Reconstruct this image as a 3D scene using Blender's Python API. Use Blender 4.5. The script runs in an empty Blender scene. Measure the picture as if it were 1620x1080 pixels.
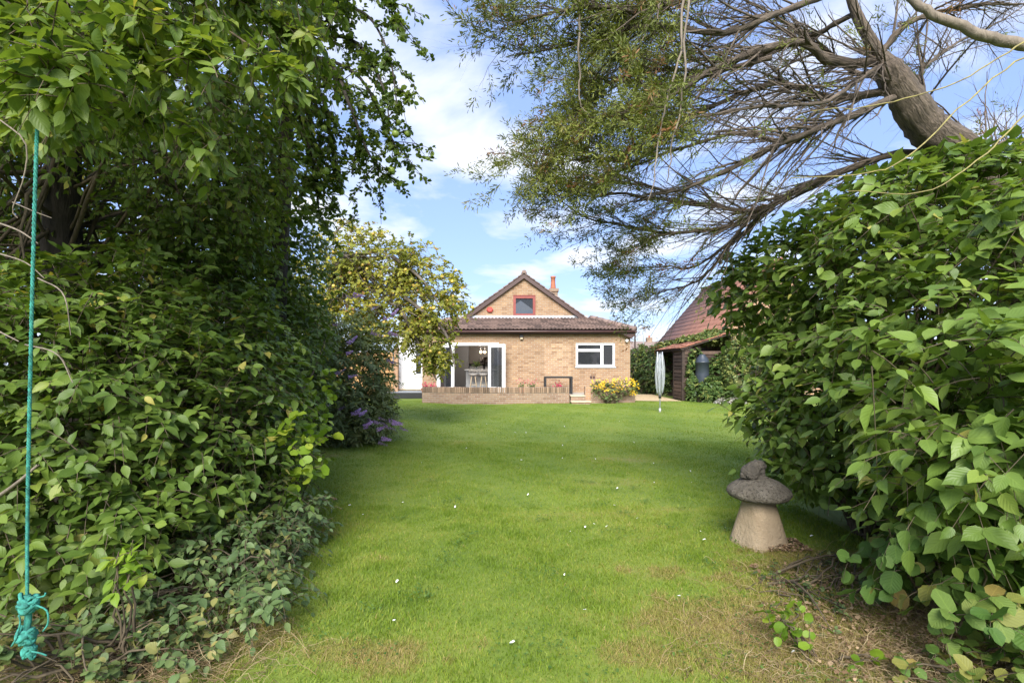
import bpy, bmesh, math, random
import numpy as np
from mathutils import Vector, Matrix
R = math.radians
sc = bpy.context.scene
C = sc.collection
random.seed(7)
# ------------------------------------------------------------------ camera
F = 810.0; HZ = 575.0; EYE = 1.45            # focal length in photo pixels, horizon row, eye height
cam = bpy.data.cameras.new('camera'); camo = bpy.data.objects.new('camera', cam); C.objects.link(camo)
camo.location = (0, 0, EYE); camo.rotation_euler = (R(90), 0, 0)
cam.sensor_width = 36; cam.lens = 36*F/1620; cam.shift_y = 35/1620
cam.clip_start = 0.05; cam.clip_end = 2000
sc.camera = camo
# ------------------------------------------------------------------ sky, sun, exposure
SUN_EL, SUN_AZ = 37.0, 186.0                 # light from behind the camera, to its left
world = bpy.data.worlds.new('World'); sc.world = world; world.use_nodes = True
nt = world.node_tree; nt.nodes.clear()
def wn(t, **k):
    n = nt.nodes.new(t)
    for a, b in k.items(): setattr(n, a, b)
    return n
def wl(a, b): nt.links.new(a, b)
out = wn('ShaderNodeOutputWorld'); bg = wn('ShaderNodeBackground'); bg.inputs['Strength'].default_value = 0.15
sky = wn('ShaderNodeTexSky', sky_type='NISHITA'); sky.sun_disc = False
sky.sun_elevation = R(SUN_EL); sky.sun_rotation = R(SUN_AZ)
sky.air_density = 1.0; sky.dust_density = 0.6; sky.ozone_density = 2.0
tc = wn('ShaderNodeTexCoord'); sep = wn('ShaderNodeSeparateXYZ'); wl(tc.outputs['Generated'], sep.inputs[0])
zc = wn('ShaderNodeMath', operation='MAXIMUM'); wl(sep.outputs['Z'], zc.inputs[0]); zc.inputs[1].default_value = 0.0
za = wn('ShaderNodeMath', operation='ADD'); wl(zc.outputs[0], za.inputs[0]); za.inputs[1].default_value = 0.16
dx = wn('ShaderNodeMath', operation='DIVIDE'); wl(sep.outputs['X'], dx.inputs[0]); wl(za.outputs[0], dx.inputs[1])
dy = wn('ShaderNodeMath', operation='DIVIDE'); wl(sep.outputs['Y'], dy.inputs[0]); wl(za.outputs[0], dy.inputs[1])
cx = wn('ShaderNodeCombineXYZ'); wl(dx.outputs[0], cx.inputs[0]); wl(dy.outputs[0], cx.inputs[1]); cx.inputs[2].default_value = 5.3
cn = wn('ShaderNodeTexNoise'); wl(cx.outputs[0], cn.inputs['Vector'])
cn.inputs['Scale'].default_value = 2.1; cn.inputs['Detail'].default_value = 8; cn.inputs['Roughness'].default_value = 0.53; cn.inputs['Distortion'].default_value = 0.25
cr = wn('ShaderNodeValToRGB'); wl(cn.outputs['Fac'], cr.inputs[0])
cr.color_ramp.elements[0].position = 0.47; cr.color_ramp.elements[0].color = (0, 0, 0, 1)
cr.color_ramp.elements[1].position = 0.70; cr.color_ramp.elements[1].color = (1, 1, 1, 1)
mx = wn('ShaderNodeMix', data_type='RGBA'); wl(cr.outputs[0], mx.inputs[0])
# thin high veil over the blue, then the clouds
veil = wn('ShaderNodeMix', data_type='RGBA'); veil.inputs[0].default_value = 0.74
wl(sky.outputs[0], veil.inputs[6]); veil.inputs[7].default_value = (1.2, 1.7, 3.3, 1)
wl(veil.outputs[2], mx.inputs[6]); mx.inputs[7].default_value = (3.5, 3.6, 3.8, 1)
wl(mx.outputs[2], bg.inputs['Color']); wl(bg.outputs[0], out.inputs['Surface'])
sun = bpy.data.lights.new('sun', 'SUN'); suno = bpy.data.objects.new('sun', sun); C.objects.link(suno)
sun.energy = 3.7; sun.angle = R(35); sun.color = (1.0, 0.955, 0.88)
a_ = R(SUN_AZ); e_ = R(SUN_EL)
sdir = Vector((math.sin(a_)*math.cos(e_), math.cos(a_)*math.cos(e_), math.sin(e_)))
suno.rotation_euler = sdir.to_track_quat('Z', 'Y').to_euler(); suno.location = sdir*40
sc.view_settings.view_transform = 'Standard'; sc.view_settings.look = 'None'
sc.view_settings.exposure = 1.2; sc.view_settings.gamma = 1.0; sc.view_settings.use_curve_mapping = False
sc.render.engine = 'CYCLES'
sc.cycles.max_bounces = 8; sc.cycles.transmission_bounces = 6; sc.cycles.transparent_max_bounces = 8
# ------------------------------------------------------------------ helpers
def P(px, py, Y): return Vector(((px-810)/F*Y, Y, EYE-(py-HZ)/F*Y))
def G(px, py):
    Y = EYE*F/(py-HZ); return ((px-810)/F*Y, Y)
def nrm(a): return a/np.maximum(np.linalg.norm(a, axis=-1, keepdims=True), 1e-9)

MATS = {}
class NB:
    """small node builder"""
    def __init__(s, name):
        s.m = bpy.data.materials.new(name); s.m.use_nodes = True; s.t = s.m.node_tree; s.t.nodes.clear()
        s.out = s.n('ShaderNodeOutputMaterial'); s.b = s.n('ShaderNodeBsdfPrincipled'); s.l(s.b.outputs[0], s.out.inputs[0]); MATS[name] = s.m
    def n(s, t, **k):
        n = s.t.nodes.new(t)
        for a, b in k.items(): setattr(n, a, b)
        return n
    def l(s, a, b): s.t.links.new(a, b)
    def noise(s, scale, detail=4, rough=.55, vec=None, dist=0):
        n = s.n('ShaderNodeTexNoise'); n.inputs['Scale'].default_value = scale; n.inputs['Detail'].default_value = detail
        n.inputs['Roughness'].default_value = rough; n.inputs['Distortion'].default_value = dist
        if vec is None:
            if not hasattr(s, 'oc'): s.oc = s.n('ShaderNodeTexCoord')
            vec = s.oc.outputs['Object']
        s.l(vec, n.inputs['Vector']); return n.outputs['Fac']
    def ramp(s, fac, stops):
        r = s.n('ShaderNodeValToRGB'); s.l(fac, r.inputs[0]); e = r.color_ramp.elements
        while len(e) < len(stops): e.new(.5)
        for i, (p, c) in enumerate(stops):
            e[i].position = p; e[i].color = (*c, 1) if len(c) == 3 else c
        return r.outputs[0]
    def mix(s, fac, a, b, mode='MIX'):
        m = s.n('ShaderNodeMix', data_type='RGBA', blend_type=mode)
        for i, v in ((0, fac), (6, a), (7, b)):
            if hasattr(v, 'is_linked') or isinstance(v, bpy.types.NodeSocket): s.l(v, m.inputs[i])
            else: m.inputs[i].default_value = v if i == 0 else (*v, 1)
        return m.outputs[2]
    def math(s, op, a, b=None):
        m = s.n('ShaderNodeMath', operation=op)
        for i, v in ((0, a), (1, b)):
            if v is None: continue
            if isinstance(v, bpy.types.NodeSocket): s.l(v, m.inputs[i])
            else: m.inputs[i].default_value = v
        return m.outputs[0]
    def bump(s, h, strength=.3, dist=.01):
        b = s.n('ShaderNodeBump'); b.inputs['Strength'].default_value = strength; b.inputs['Distance'].default_value = dist
        s.l(h, b.inputs['Height']); s.l(b.outputs[0], s.b.inputs['Normal'])
    def base(s, v):
        if isinstance(v, bpy.types.NodeSocket): s.l(v, s.b.inputs['Base Color'])
        else: s.b.inputs['Base Color'].default_value = (*v, 1)
    def rough(s, v): s.b.inputs['Roughness'].default_value = v
    def attr(s, name):
        a = s.n('ShaderNodeAttribute', attribute_name=name); return a

def simple(name, col, rough=.6, var=.18, scale=6, bump=.15, bscale=60, metal=0, piece=0):
    b = NB(name); f = b.noise(scale, 5)
    if piece: oi = b.n('ShaderNodeObjectInfo'); f = b.math('ADD', b.math('MULTIPLY', f, 1-piece), b.math('MULTIPLY', oi.outputs['Random'], piece))
    lo = tuple(c*(1-var) for c in col); hi = tuple(min(1, c*(1+var)) for c in col)
    b.base(b.ramp(f, [(.3, lo), (.7, hi)])); b.rough(rough); b.b.inputs['Metallic'].default_value = metal
    if bump: b.bump(b.noise(bscale, 3), bump, .005)
    return b.m

def leaf_mat(name, stops, transl=.3, rough=.48, vein=.25, spec=.35):
    """per-leaf hue from attribute 'rnd' (x), veins from 'luv' (u along, v across)"""
    b = NB(name); rn = b.attr('rnd').outputs['Fac']
    col = b.ramp(rn, stops)
    lu = b.attr('luv').outputs['Vector']; sp = b.n('ShaderNodeSeparateXYZ'); b.l(lu, sp.inputs[0])
    av = b.math('ABSOLUTE', sp.outputs[1])
    mid = b.math('LESS_THAN', av, .07)
    sv = b.math('SUBTRACT', sp.outputs[0], b.math('MULTIPLY', av, .35))
    w = b.math('SINE', b.math('MULTIPLY', sv, 42.0))
    side = b.math('GREATER_THAN', w, .86)
    ve = b.math('MAXIMUM', mid, b.math('MULTIPLY', side, .45))
    lighter = b.mix(1.0, col, (1.35, 1.3, 1.2), 'MULTIPLY')
    col2 = b.mix(b.math('MULTIPLY', ve, vein*1.6), col, lighter)
    pat = b.noise(38, 3); col3 = b.mix(b.math('MULTIPLY', pat, .35), col2, b.mix(1.0, col2, (.72, .78, .6), 'MULTIPLY'))
    b.base(col3); b.rough(rough); b.b.inputs['Specular IOR Level'].default_value = spec
    if vein: b.bump(b.math('ADD', w, b.math('MULTIPLY', mid, -2.0)), .12*vein*4, .004)
    tr = b.n('ShaderNodeBsdfTranslucent'); b.l(b.mix(1.0, col3, (1.5, 1.45, .7), 'MULTIPLY'), tr.inputs['Color'])
    ms = b.n('ShaderNodeMixShader'); ms.inputs[0].default_value = transl
    b.l(b.b.outputs[0], ms.inputs[1]); b.l(tr.outputs[0], ms.inputs[2]); b.l(ms.outputs[0], b.out.inputs[0])
    return b.m

# ---- objects
def tag(o, label=None, cat=None, group=None, kind=None):
    if label: o['label'] = label
    if cat: o['category'] = cat
    if group: o['group'] = group
    if kind: o['kind'] = kind
    return o
def empty(name, loc=(0, 0, 0), label=None, cat=None, group=None):
    o = bpy.data.objects.new(name, None); C.objects.link(o); o.location = loc; o.empty_display_size = .1
    return tag(o, label, cat, group)
def link(name, me, parent=None, mat=None):
    o = bpy.data.objects.new(name, me); C.objects.link(o)
    if mat is not None and not me.materials: me.materials.append(mat)
    if parent is not None:
        o.parent = parent; o.matrix_parent_inverse = Matrix.Translation(parent_world(parent)).inverted()
    return o
def parent_world(p):
    v = Vector(p.location); q = p.parent
    # every ancestor is translated only
    if q is not None and p.matrix_parent_inverse == Matrix.Identity(4): v = v + parent_world(q)
    return v
def np_mesh(name, V, T, rnd=None, luv=None, smooth=False):
    me = bpy.data.meshes.new(name); V = np.asarray(V, np.float32); T = np.asarray(T, np.int32)
    me.vertices.add(len(V)); me.vertices.foreach_set('co', V.ravel())
    me.loops.add(T.size); me.loops.foreach_set('vertex_index', T.ravel())
    me.polygons.add(len(T)); me.polygons.foreach_set('loop_start', np.arange(0, T.size, 3, dtype=np.int32))
    if smooth: me.polygons.foreach_set('use_smooth', np.ones(len(T), bool))
    me.update(calc_edges=True)
    if rnd is not None:
        a = me.attributes.new('rnd', 'FLOAT', 'POINT'); a.data.foreach_set('value', np.asarray(rnd, np.float32))
    if luv is not None:
        a = me.attributes.new('luv', 'FLOAT_VECTOR', 'POINT'); a.data.foreach_set('vector', np.asarray(luv, np.float32).ravel())
    return me
def bm_obj(name, bm, mat, parent=None, smooth=False, bevel=0):
    if bevel:
        bmesh.ops.bevel(bm, geom=[e for e in bm.edges], offset=bevel, segments=1, affect='EDGES', clamp_overlap=True)
    bmesh.ops.recalc_face_normals(bm, faces=bm.faces)
    me = bpy.data.meshes.new(name); bm.to_mesh(me); bm.free()
    if smooth:
        for p in me.polygons: p.use_smooth = True
    return link(name, me, parent, mat)
def bx(bm, x0, x1, y0, y1, z0, z1):
    v = [bm.verts.new((x, y, z)) for z in (z0, z1) for y in (y0, y1) for x in (x0, x1)]
    for f in ((0, 1, 3, 2), (4, 6, 7, 5), (0, 4, 5, 1), (2, 3, 7, 6), (0, 2, 6, 4), (1, 5, 7, 3)):
        bm.faces.new([v[i] for i in f])
def box(name, x0, x1, y0, y1, z0, z1, mat, parent=None, bevel=0):
    bm = bmesh.new(); bx(bm, x0, x1, y0, y1, z0, z1); return bm_obj(name, bm, mat, parent, bevel=bevel)
def tube_bm(bm, pts, rad, k=8):
    pts = [Vector(p) for p in pts]; rings = []
    if not hasattr(rad, '__len__'): rad = [rad]*len(pts)
    ref = Vector((0.123, .31, .94)).normalized()
    for i, p in enumerate(pts):
        t = (pts[min(i+1, len(pts)-1)]-pts[max(i-1, 0)]).normalized()
        u = t.cross(ref)
        if u.length < .05: u = t.cross(Vector((1, 0, 0)))
        u.normalize(); v = t.cross(u)
        rings.append([bm.verts.new(p+(u*math.cos(2*math.pi*j/k)+v*math.sin(2*math.pi*j/k))*rad[i]) for j in range(k)])
    for a, b in zip(rings, rings[1:]):
        for j in range(k): bm.faces.new((a[j], a[(j+1) % k], b[(j+1) % k], b[j]))
    bm.faces.new(rings[0][::-1]); bm.faces.new(rings[-1])
def tube(name, pts, rad, mat, parent=None, k=8, smooth=True):
    bm = bmesh.new(); tube_bm(bm, pts, rad, k); return bm_obj(name, bm, mat, parent, smooth)
def lathe_bm(bm, prof, k=24, c=(0, 0, 0), jit=0, rng=random):
    rings = []
    for r, z in prof:
        rings.append([bm.verts.new((c[0]+r*(1+rng.uniform(-jit, jit))*math.cos(2*math.pi*j/k), c[1]+r*(1+rng.uniform(-jit, jit))*math.sin(2*math.pi*j/k), c[2]+z)) for j in range(k)])
    for a, b in zip(rings, rings[1:]):
        for j in range(k): bm.faces.new((a[j], a[(j+1) % k], b[(j+1) % k], b[j]))
    bm.faces.new(rings[0][::-1]); bm.faces.new(rings[-1])
def spline(pts, n):
    """Catmull-Rom through control points -> (n,3)"""
    p = np.array([tuple(q) for q in pts], float); p = np.vstack([2*p[0]-p[1], p, 2*p[-1]-p[-2]])
    t = np.linspace(0, len(p)-3-1e-6, n); i = t.astype(int); f = (t-i)[:, None]
    a, b, c, d = p[i], p[i+1], p[i+2], p[i+3]
    return .5*((2*b)+(-a+c)*f+(2*a-5*b+4*c-d)*f**2+(-a+3*b-3*c+d)*f**3)

class Acc:
    """collects triangles"""
    def __init__(s): s.V = []; s.T = []; s.A = []; s.U = []; s.n = 0
    def add(s, V, T, rnd, luv=None):
        V = np.asarray(V, np.float32).reshape(-1, 3); T = np.asarray(T, np.int64).reshape(-1, 3)
        s.V.append(V); s.T.append(T+s.n); s.A.append(np.broadcast_to(np.asarray(rnd, np.float32), (len(V),)))
        s.U.append(np.zeros((len(V), 3), np.float32) if luv is None else np.asarray(luv, np.float32).reshape(-1, 3)); s.n += len(V)
    def tubes(s, path, rad, k=4, rnd=.5, ridge=None):
        """path (S,n,3) rad (S,n)"""
        path = np.asarray(path, float); S, n, _ = path.shape
        t = nrm(np.gradient(path, axis=1)); ref = np.array([.123, .31, .94])
        u = nrm(np.cross(t, ref)); v = np.cross(t, u)
        an = np.arange(k)*2*np.pi/k
        RR = np.repeat(np.asarray(rad)[:, :, None], k, 2)
        if ridge is not None: RR = RR*ridge
        V = path[:, :, None]+(u[:, :, None]*np.cos(an)[:, None]+v[:, :, None]*np.sin(an)[:, None])*RR[..., None]
        al = np.concatenate([np.zeros((S, 1)), np.cumsum(np.linalg.norm(np.diff(path, axis=1), axis=2), axis=1)], 1)
        LU = np.stack([np.repeat(al[:, :, None], k, 2), np.cos(an)*RR, np.sin(an)*RR], -1)
        i, j = np.meshgrid(np.arange(n-1), np.arange(k), indexing='ij'); i = i.ravel(); j = j.ravel(); j2 = (j+1) % k
        a, b, c, d = i*k+j, i*k+j2, (i+1)*k+j2, (i+1)*k+j
        T = np.concatenate([np.stack([a, b, c], 1), np.stack([a, c, d], 1)])
        T = (T[None]+(np.arange(S)*n*k)[:, None, None])
        r = np.broadcast_to(np.asarray(rnd, float).reshape(-1, 1), (S, n*k)).ravel()
        s.add(V.reshape(-1, 3), T.reshape(-1, 3), r, LU.reshape(-1, 3))
    def mesh(s, name, smooth=False):
        return np_mesh(name, np.concatenate(s.V), np.concatenate(s.T), np.concatenate(s.A), np.concatenate(s.U), smooth)

# ---- leaf templates: x across, y along, z up; unit length
def leaf_tpl(prof, fold=.22, droop=.25, wave=0.0, stalk=.12):
    """prof = [(t,halfwidth)...]"""
    V = [(0, -stalk, 0), (0, 0, 0)]; U = [(0, 0, 0), (0, 0, 0)]; T = []
    rows = []
    for i, (t, w) in enumerate(prof):
        z = -droop*t*t; o = len(V); wv = wave*(1 if i % 2 else -1)
        V += [(-w, t, z+fold*w+wv), (0, t, z), (w, t, z+fold*w-wv)]; U += [(t, -1, 0), (t, 0, 0), (t, 1, 0)]; rows.append(o)
    tip = len(V); V.append((0, 1, -droop)); U.append((1, 0, 0))
    o = rows[0]; T += [(1, o+1, o), (1, o+2, o+1)]
    for a, b in zip(rows, rows[1:]): T += [(a, a+1, b+1), (a, b+1, b), (a+1, a+2, b+2), (a+1, b+2, b+1)]
    o = rows[-1]; T += [(o, o+1, tip), (o+1, o+2, tip)]
    # short stalk
    s = len(V); V += [(-.012, -stalk, 0), (.012, -stalk, 0), (.012, .02, 0), (-.012, .02, 0)]; U += [(0, 0, 0)]*4; T += [(s, s+1, s+2), (s, s+2, s+3)]
    return np.array(V), np.array(T), np.array(U)
OVATE = [leaf_tpl([(.14, .17), (.36, .27), (.62, .23), (.84, .1)], f, d, w) for f, d, w in ((.25, .18, .012), (.4, .34, -.015), (.12, .05, .02), (.3, -.12, .01))]
ELDER = [leaf_tpl([(.1, .2), (.32, .3), (.6, .24), (.84, .09)], f, d, w) for f, d, w in ((.2, .15, .012), (.38, .3, -.015), (.1, .02, .02), (.28, -.1, .01))]
ROUND = [leaf_tpl([(.1, .28), (.38, .42), (.7, .4), (.9, .22)], f, d, w, .2) for f, d, w in ((.18, .12, .03), (.3, .3, -.03), (.1, -.1, .03))]
SMALLROUND = [leaf_tpl([(.25, .32), (.7, .33)], f, d, 0, .15) for f, d in ((.3, .2), (.1, -.1))]
NARROW = [leaf_tpl([(.25, .13), (.65, .12)], f, d) for f, d in ((.3, .3), (.2, .1))]
IVY = [(np.array([(0, 0, 0), (-.42, .25, .05), (-.2, .55, 0), (0, 1, -.1), (.2, .55, 0), (.42, .25, .05)]), np.array([(0, 2, 1), (0, 3, 2), (0, 4, 3), (0, 5, 4)]), np.array([(0, 0, 0), (.3, -1, 0), (.5, -.5, 0), (1, 0, 0), (.5, .5, 0), (.3, 1, 0)]))]

class Leaves:
    def __init__(s): s.p = []; s.d = []; s.n = []; s.s = []; s.r = []; s.k = []
    def add(s, p, d, n, size, rnd, nv, rng):
        p = np.asarray(p, float).reshape(-1, 3); s.p.append(p); s.d.append(np.asarray(d, float).reshape(-1, 3)); s.n.append(np.asarray(n, float).reshape(-1, 3))
        s.s.append(np.broadcast_to(size, (len(p),))); s.r.append(np.broadcast_to(rnd, (len(p),))); s.k.append(rng.integers(0, nv, len(p)))
    def arrays(s):
        p, d, n, sz, r, k = (np.concatenate(a) for a in (s.p, s.d, s.n, s.s, s.r, s.k))
        ok = p[:, 2] > .02
        p, d, n, sz, r, k = p[ok], d[ok], n[ok], sz[ok], r[ok], k[ok]
        y = nrm(d); n = n-(n*y).sum(1, keepdims=True)*y; z = nrm(n); x = np.cross(y, z)
        return p, np.stack([x, y, z], 2), sz, np.clip(r, 0, 1), k
def bake(acc, tpls, p, M, sz, r, k):
    for q, (V, T, U) in enumerate(tpls):
        i = np.nonzero(k == q)[0]
        if not len(i): continue
        W = np.einsum('nij,mj->nmi', M[i], V)*sz[i][:, None, None]+p[i][:, None]
        TT = T[None]+(np.arange(len(i))*len(V))[:, None, None]
        acc.add(W.reshape(-1, 3), TT.reshape(-1, 3), np.repeat(r[i], len(V)), np.tile(U, (len(i), 1)))
def emit_leaves(lv, tpls, mat, parent, name='leaf', stuffname='foliage', single=300, minpx=10):
    p, M, sz, r, k = lv.arrays()
    # the leaves that show largest in the photo become objects of their own
    Y = p[:, 1]; px = 810+p[:, 0]/Y*F; py = HZ-(p[:, 2]-EYE)/Y*F; size = sz/Y*F
    pick = np.zeros(len(p), bool)
    if single:
        ok = (Y > .5) & (px > 0) & (px < 1620) & (py > 0) & (py < 1080) & (size > minpx)
        idx = np.nonzero(ok)[0]; idx = idx[np.argsort(Y[idx])]; seen = set(); keep = []
        for i in idx:
            c = (int(px[i]//14), int(py[i]//14))
            if c in seen: continue
            seen.add(c); keep.append(i)
        keep = np.array(keep, int)
        if len(keep): keep = keep[np.argsort(-size[keep])][:single]; pick[keep] = True
    acc = Acc(); bake(acc, tpls, *(a[~pick] for a in (p, M, sz, r, k)))
    o = link(stuffname, acc.mesh(stuffname), parent, mat); o['kind'] = 'stuff'
    cache = {}
    for i in np.nonzero(pick)[0]:
        key = (int(k[i]), int(r[i]*9.99))
        if key not in cache:
            V, T, U = tpls[key[0]]; me = np_mesh(name, V, T, np.full(len(V), (key[1]+.5)/10), U); me.materials.append(mat); cache[key] = me
        o = bpy.data.objects.new(name, cache[key]); C.objects.link(o)
        o.parent = parent; o.matrix_parent_inverse = Matrix.Translation(parent_world(parent)).inverted()
        m = Matrix([list(M[i][a]*sz[i])+[p[i][a]] for a in range(3)]+[[0, 0, 0, 1]]); o.matrix_basis = m
def sines(p, f, seed):
    g = np.random.default_rng(seed); s = 0
    for q in range(3):
        w = g.normal(size=3)*f*(1+.6*q); s = s+np.sin(p@w+g.uniform(0, 6.28))/(1+.5*q)
    return s/2.2
def blob_points(blobs, n, rng, depth=.3, rough=.16, seed=0, gap=-9, inner=.8, zmin=.05):
    """points near the skin of a union of ellipsoids (cx,cy,cz,rx,ry,rz[,weight]); returns points and outward normals"""
    B = np.array([b[:6] for b in blobs], float)
    area = np.array([(b[3]*b[4]*b[5])**(2/3)*(b[6] if len(b) > 6 else 1) for b in blobs]); pr = area/area.sum()
    P_ = []; N_ = []; tot = 0
    while tot < n:
        m = n*2; q = rng.choice(len(B), m, p=pr); d = nrm(rng.normal(size=(m, 3)))
        t = 1-np.abs(rng.normal(size=m))*depth; t = np.clip(t, .1, 1.05)
        c = B[q, :3]; r = B[q, 3:]
        pt = c+d*r*t[:, None]; pt = c+(pt-c)*(1+rough*sines(pt, 2.6, seed))[:, None]
        nn = nrm(d/r)
        ok = pt[:, 2] > zmin
        for j in range(len(B)):                                  # deep inside another lobe: thin out
            e = (((pt-B[j, :3])/B[j, 3:])**2).sum(1)
            ok &= ~((e < inner**2) & (q != j) & (rng.random(m) < .85))
        if gap > -5: ok &= sines(pt, 4.5, seed+5) > gap
        P_.append(pt[ok]); N_.append(nn[ok]); tot += ok.sum()
    return np.concatenate(P_)[:n], np.concatenate(N_)[:n]
def shoots(pts, out, rng, L=(.18, .4), K=9, leaf=(.05, .09), up=.35, droop=.35, spread=.9, jitter=.5, rnd=None, opposite=True, nv=4, lv=None, wood=None, wr=.003, nup=.8, rjit=.16):
    S = len(pts); U = np.array([0, 0, 1.])
    d = nrm(out*.8+U*up+rng.normal(size=(S, 3))*jitter); Ls = rng.uniform(*L, S)
    base = pts-d*(Ls*.6)[:, None]
    tt = np.linspace(0, 1, 5)
    path = base[:, None]+d[:, None]*(Ls[:, None]*tt)[..., None]-U*(droop*Ls[:, None]*tt**2)[..., None]
    if wood is not None: wood.tubes(path, wr*np.linspace(1.1, .4, 5)[None]*np.ones((S, 1)), 3, rng.random(S))
    if rnd is None: rnd = rng.random(S)
    phase = rng.uniform(0, 6.28, S)
    for j in range(K):
        t = .12+.88*((j//2*2 if opposite else j)/(K-1)); t = min(t, 1)
        pos = base+d*(Ls*t)[:, None]-U*(droop*Ls*t*t)[:, None]
        tan = nrm(d-U*(2*droop*t))
        nn = nrm(U*nup+out*.55+rng.normal(size=(S, 3))*.35)
        side = nrm(np.cross(tan, nn)); sg = 1 if j % 2 else -1
        if j == K-1: ld = tan+rng.normal(size=(S, 3))*.15
        else: ld = tan*(1.15-spread*.5)+side*sg*spread+nn*rng.normal(size=(S, 1))*.25-U*.12
        sz = rng.uniform(*leaf, S)*(0.75+.35*math.sin(math.pi*min(t, .95)))*np.where(rng.random(S) < .22, rng.uniform(.45, .8, S), 1)
        keep = rng.random(S) < .93
        lv.add(pos[keep], ld[keep], nn[keep], sz[keep], np.clip(rnd[keep]+rng.normal(size=keep.sum())*rjit, 0, .95)+(rng.random(keep.sum()) < .018)*1.0, nv, rng)
    return path
def stems(wood, bases, targets, rng, r0=.02, r1=.005, k=5, sag=.15, n=9):
    S = len(targets); b = bases[rng.integers(0, len(bases), S)]; t = np.linspace(0, 1, n)[None, :, None]
    mid = (b+targets)/2+rng.normal(size=(S, 3))*sag*np.linalg.norm(targets-b, axis=1, keepdims=True)*.5
    mid[:, 2] += .12*np.linalg.norm(targets-b, axis=1)
    path = (1-t)**2*b[:, None]+2*t*(1-t)*mid[:, None]+t**2*targets[:, None]
    path[:, 1:-1] += rng.normal(size=(S, n-2, 3))*.012
    wood.tubes(path, (np.linspace(r0, r1, n)[None]*rng.uniform(.6, 1.2, (S, 1))), k, rng.random(S)); return path
# ------------------------------------------------------------------ materials
def brick_mat(name, c1, c2, mortar, soot=(.25, .2, .15), bw=.225, rh=.075, patch=None, sootamt=.35, zdirt=None):
    b = NB(name); g = b.n('ShaderNodeNewGeometry'); s = b.n('ShaderNodeSeparateXYZ'); b.l(g.outputs['Position'], s.inputs[0])
    sn = b.n('ShaderNodeSeparateXYZ'); b.l(g.outputs['True Normal'], sn.inputs[0])
    isx = b.math('GREATER_THAN', b.math('ABSOLUTE', sn.outputs[0]), .7)
    u = b.n('ShaderNodeMix', data_type='FLOAT'); b.l(isx, u.inputs[0]); b.l(s.outputs[0], u.inputs[2]); b.l(s.outputs[1], u.inputs[3])
    v = b.n('ShaderNodeCombineXYZ'); b.l(u.outputs[0], v.inputs[0]); b.l(s.outputs[2], v.inputs[1])
    br = b.n('ShaderNodeTexBrick'); b.l(v.outputs[0], br.inputs['Vector']); br.inputs['Scale'].default_value = 1
    br.inputs['Brick Width'].default_value = bw; br.inputs['Row Height'].default_value = rh; br.inputs['Mortar Size'].default_value = .009; br.inputs['Mortar Smooth'].default_value = .2
    br.inputs['Color1'].default_value = (*c1, 1); br.inputs['Color2'].default_value = (*c2, 1); br.inputs['Mortar'].default_value = (*mortar, 1); br.inputs['Bias'].default_value = -.1
    col = br.outputs['Color']
    # single odd bricks: stretched cells snapped to the courses
    fl = b.n('ShaderNodeVectorMath', operation='DIVIDE'); b.l(v.outputs[0], fl.inputs[0]); fl.inputs[1].default_value = (bw, rh, 1)
    fr = b.n('ShaderNodeVectorMath', operation='FLOOR'); b.l(fl.outputs[0], fr.inputs[0])
    wnz = b.n('ShaderNodeTexWhiteNoise'); b.l(fr.outputs[0], wnz.inputs['Vector'])
    odd = b.ramp(wnz.outputs['Value'], [(.0, (.62, .55, .5)), (.13, (.8, .76, .72)), (.2, (1, 1, 1)), (.86, (1.0, 1.0, 1.0)), (1, (1.22, 1.2, 1.12))])
    col = b.mix(.75, col, b.mix(1.0, col, odd, 'MULTIPLY'))
    n1 = b.noise(.9, 5, .6, g.outputs['Position']); col = b.mix(b.math('MULTIPLY', b.math('SUBTRACT', n1, .35), sootamt*1.6), col, soot)
    n2 = b.noise(30, 4, .6, g.outputs['Position']); col = b.mix(b.math('MULTIPLY', n2, .25), col, b.mix(1.0, col, (.6, .6, .6), 'MULTIPLY'))
    if patch:
        x0, x1, z0, z1 = patch
        m = b.math('MULTIPLY', b.math('MULTIPLY', b.math('GREATER_THAN', s.outputs[0], x0), b.math('LESS_THAN', s.outputs[0], x1)), b.math('MULTIPLY', b.math('GREATER_THAN', s.outputs[2], z0), b.math('LESS_THAN', s.outputs[2], z1)))
        col = b.mix(b.math('MULTIPLY', m, .55), col, b.mix(1.0, col, (1.35, 1.4, 1.45), 'MULTIPLY'))
    b.base(col); b.rough(.88)
    h = b.math('SUBTRACT', b.math('MULTIPLY', n2, .35), br.outputs['Fac']); b.bump(h, .5, .008)
    return b.m
brick_mat('buff_brick', (.36, .225, .12), (.28, .155, .08), (.37, .31, .24), soot=(.20, .13, .085), patch=(1.28, 2.35, .95, 2.25), sootamt=.38)
brick_mat('wall_brick', (.32, .205, .13), (.23, .13, .085), (.34, .29, .23), soot=(.16, .14, .10), sootamt=.55)
brick_mat('pier_brick', (.42, .24, .12), (.36, .19, .1), (.36, .3, .24))
simple('coping_brick', (.235, .16, .105), .9, .42, 14, .5, 80, piece=.45)
simple('brown_tile', (.118, .078, .062), .8, .4, 5, .4, 70, piece=.5)
simple('ridge_tile', (.19, .135, .115), .85, .35, 8, .4, 60, piece=.4)
simple('brown_fascia', (.062, .03, .025), .45, .15, 4, 0)
simple('dark_soffit', (.05, .028, .022), .6)
simple('lead', (.42, .44, .47), .5, .15, 5, .2, 20)
simple('white_upvc', (.82, .82, .81), .32, .03, 3, 0)
simple('red_frame', (.22, .04, .03), .45, .15, 8, .1)
simple('alarm_red', (.42, .06, .045), .4, .1)
simple('black_metal', (.018, .018, .02), .42, .2, 10, .1)
simple('terracotta', (.36, .13, .07), .8, .2, 8)
simple('white_render', (.72, .73, .75), .85, .05, 2, .2, 90)
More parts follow.
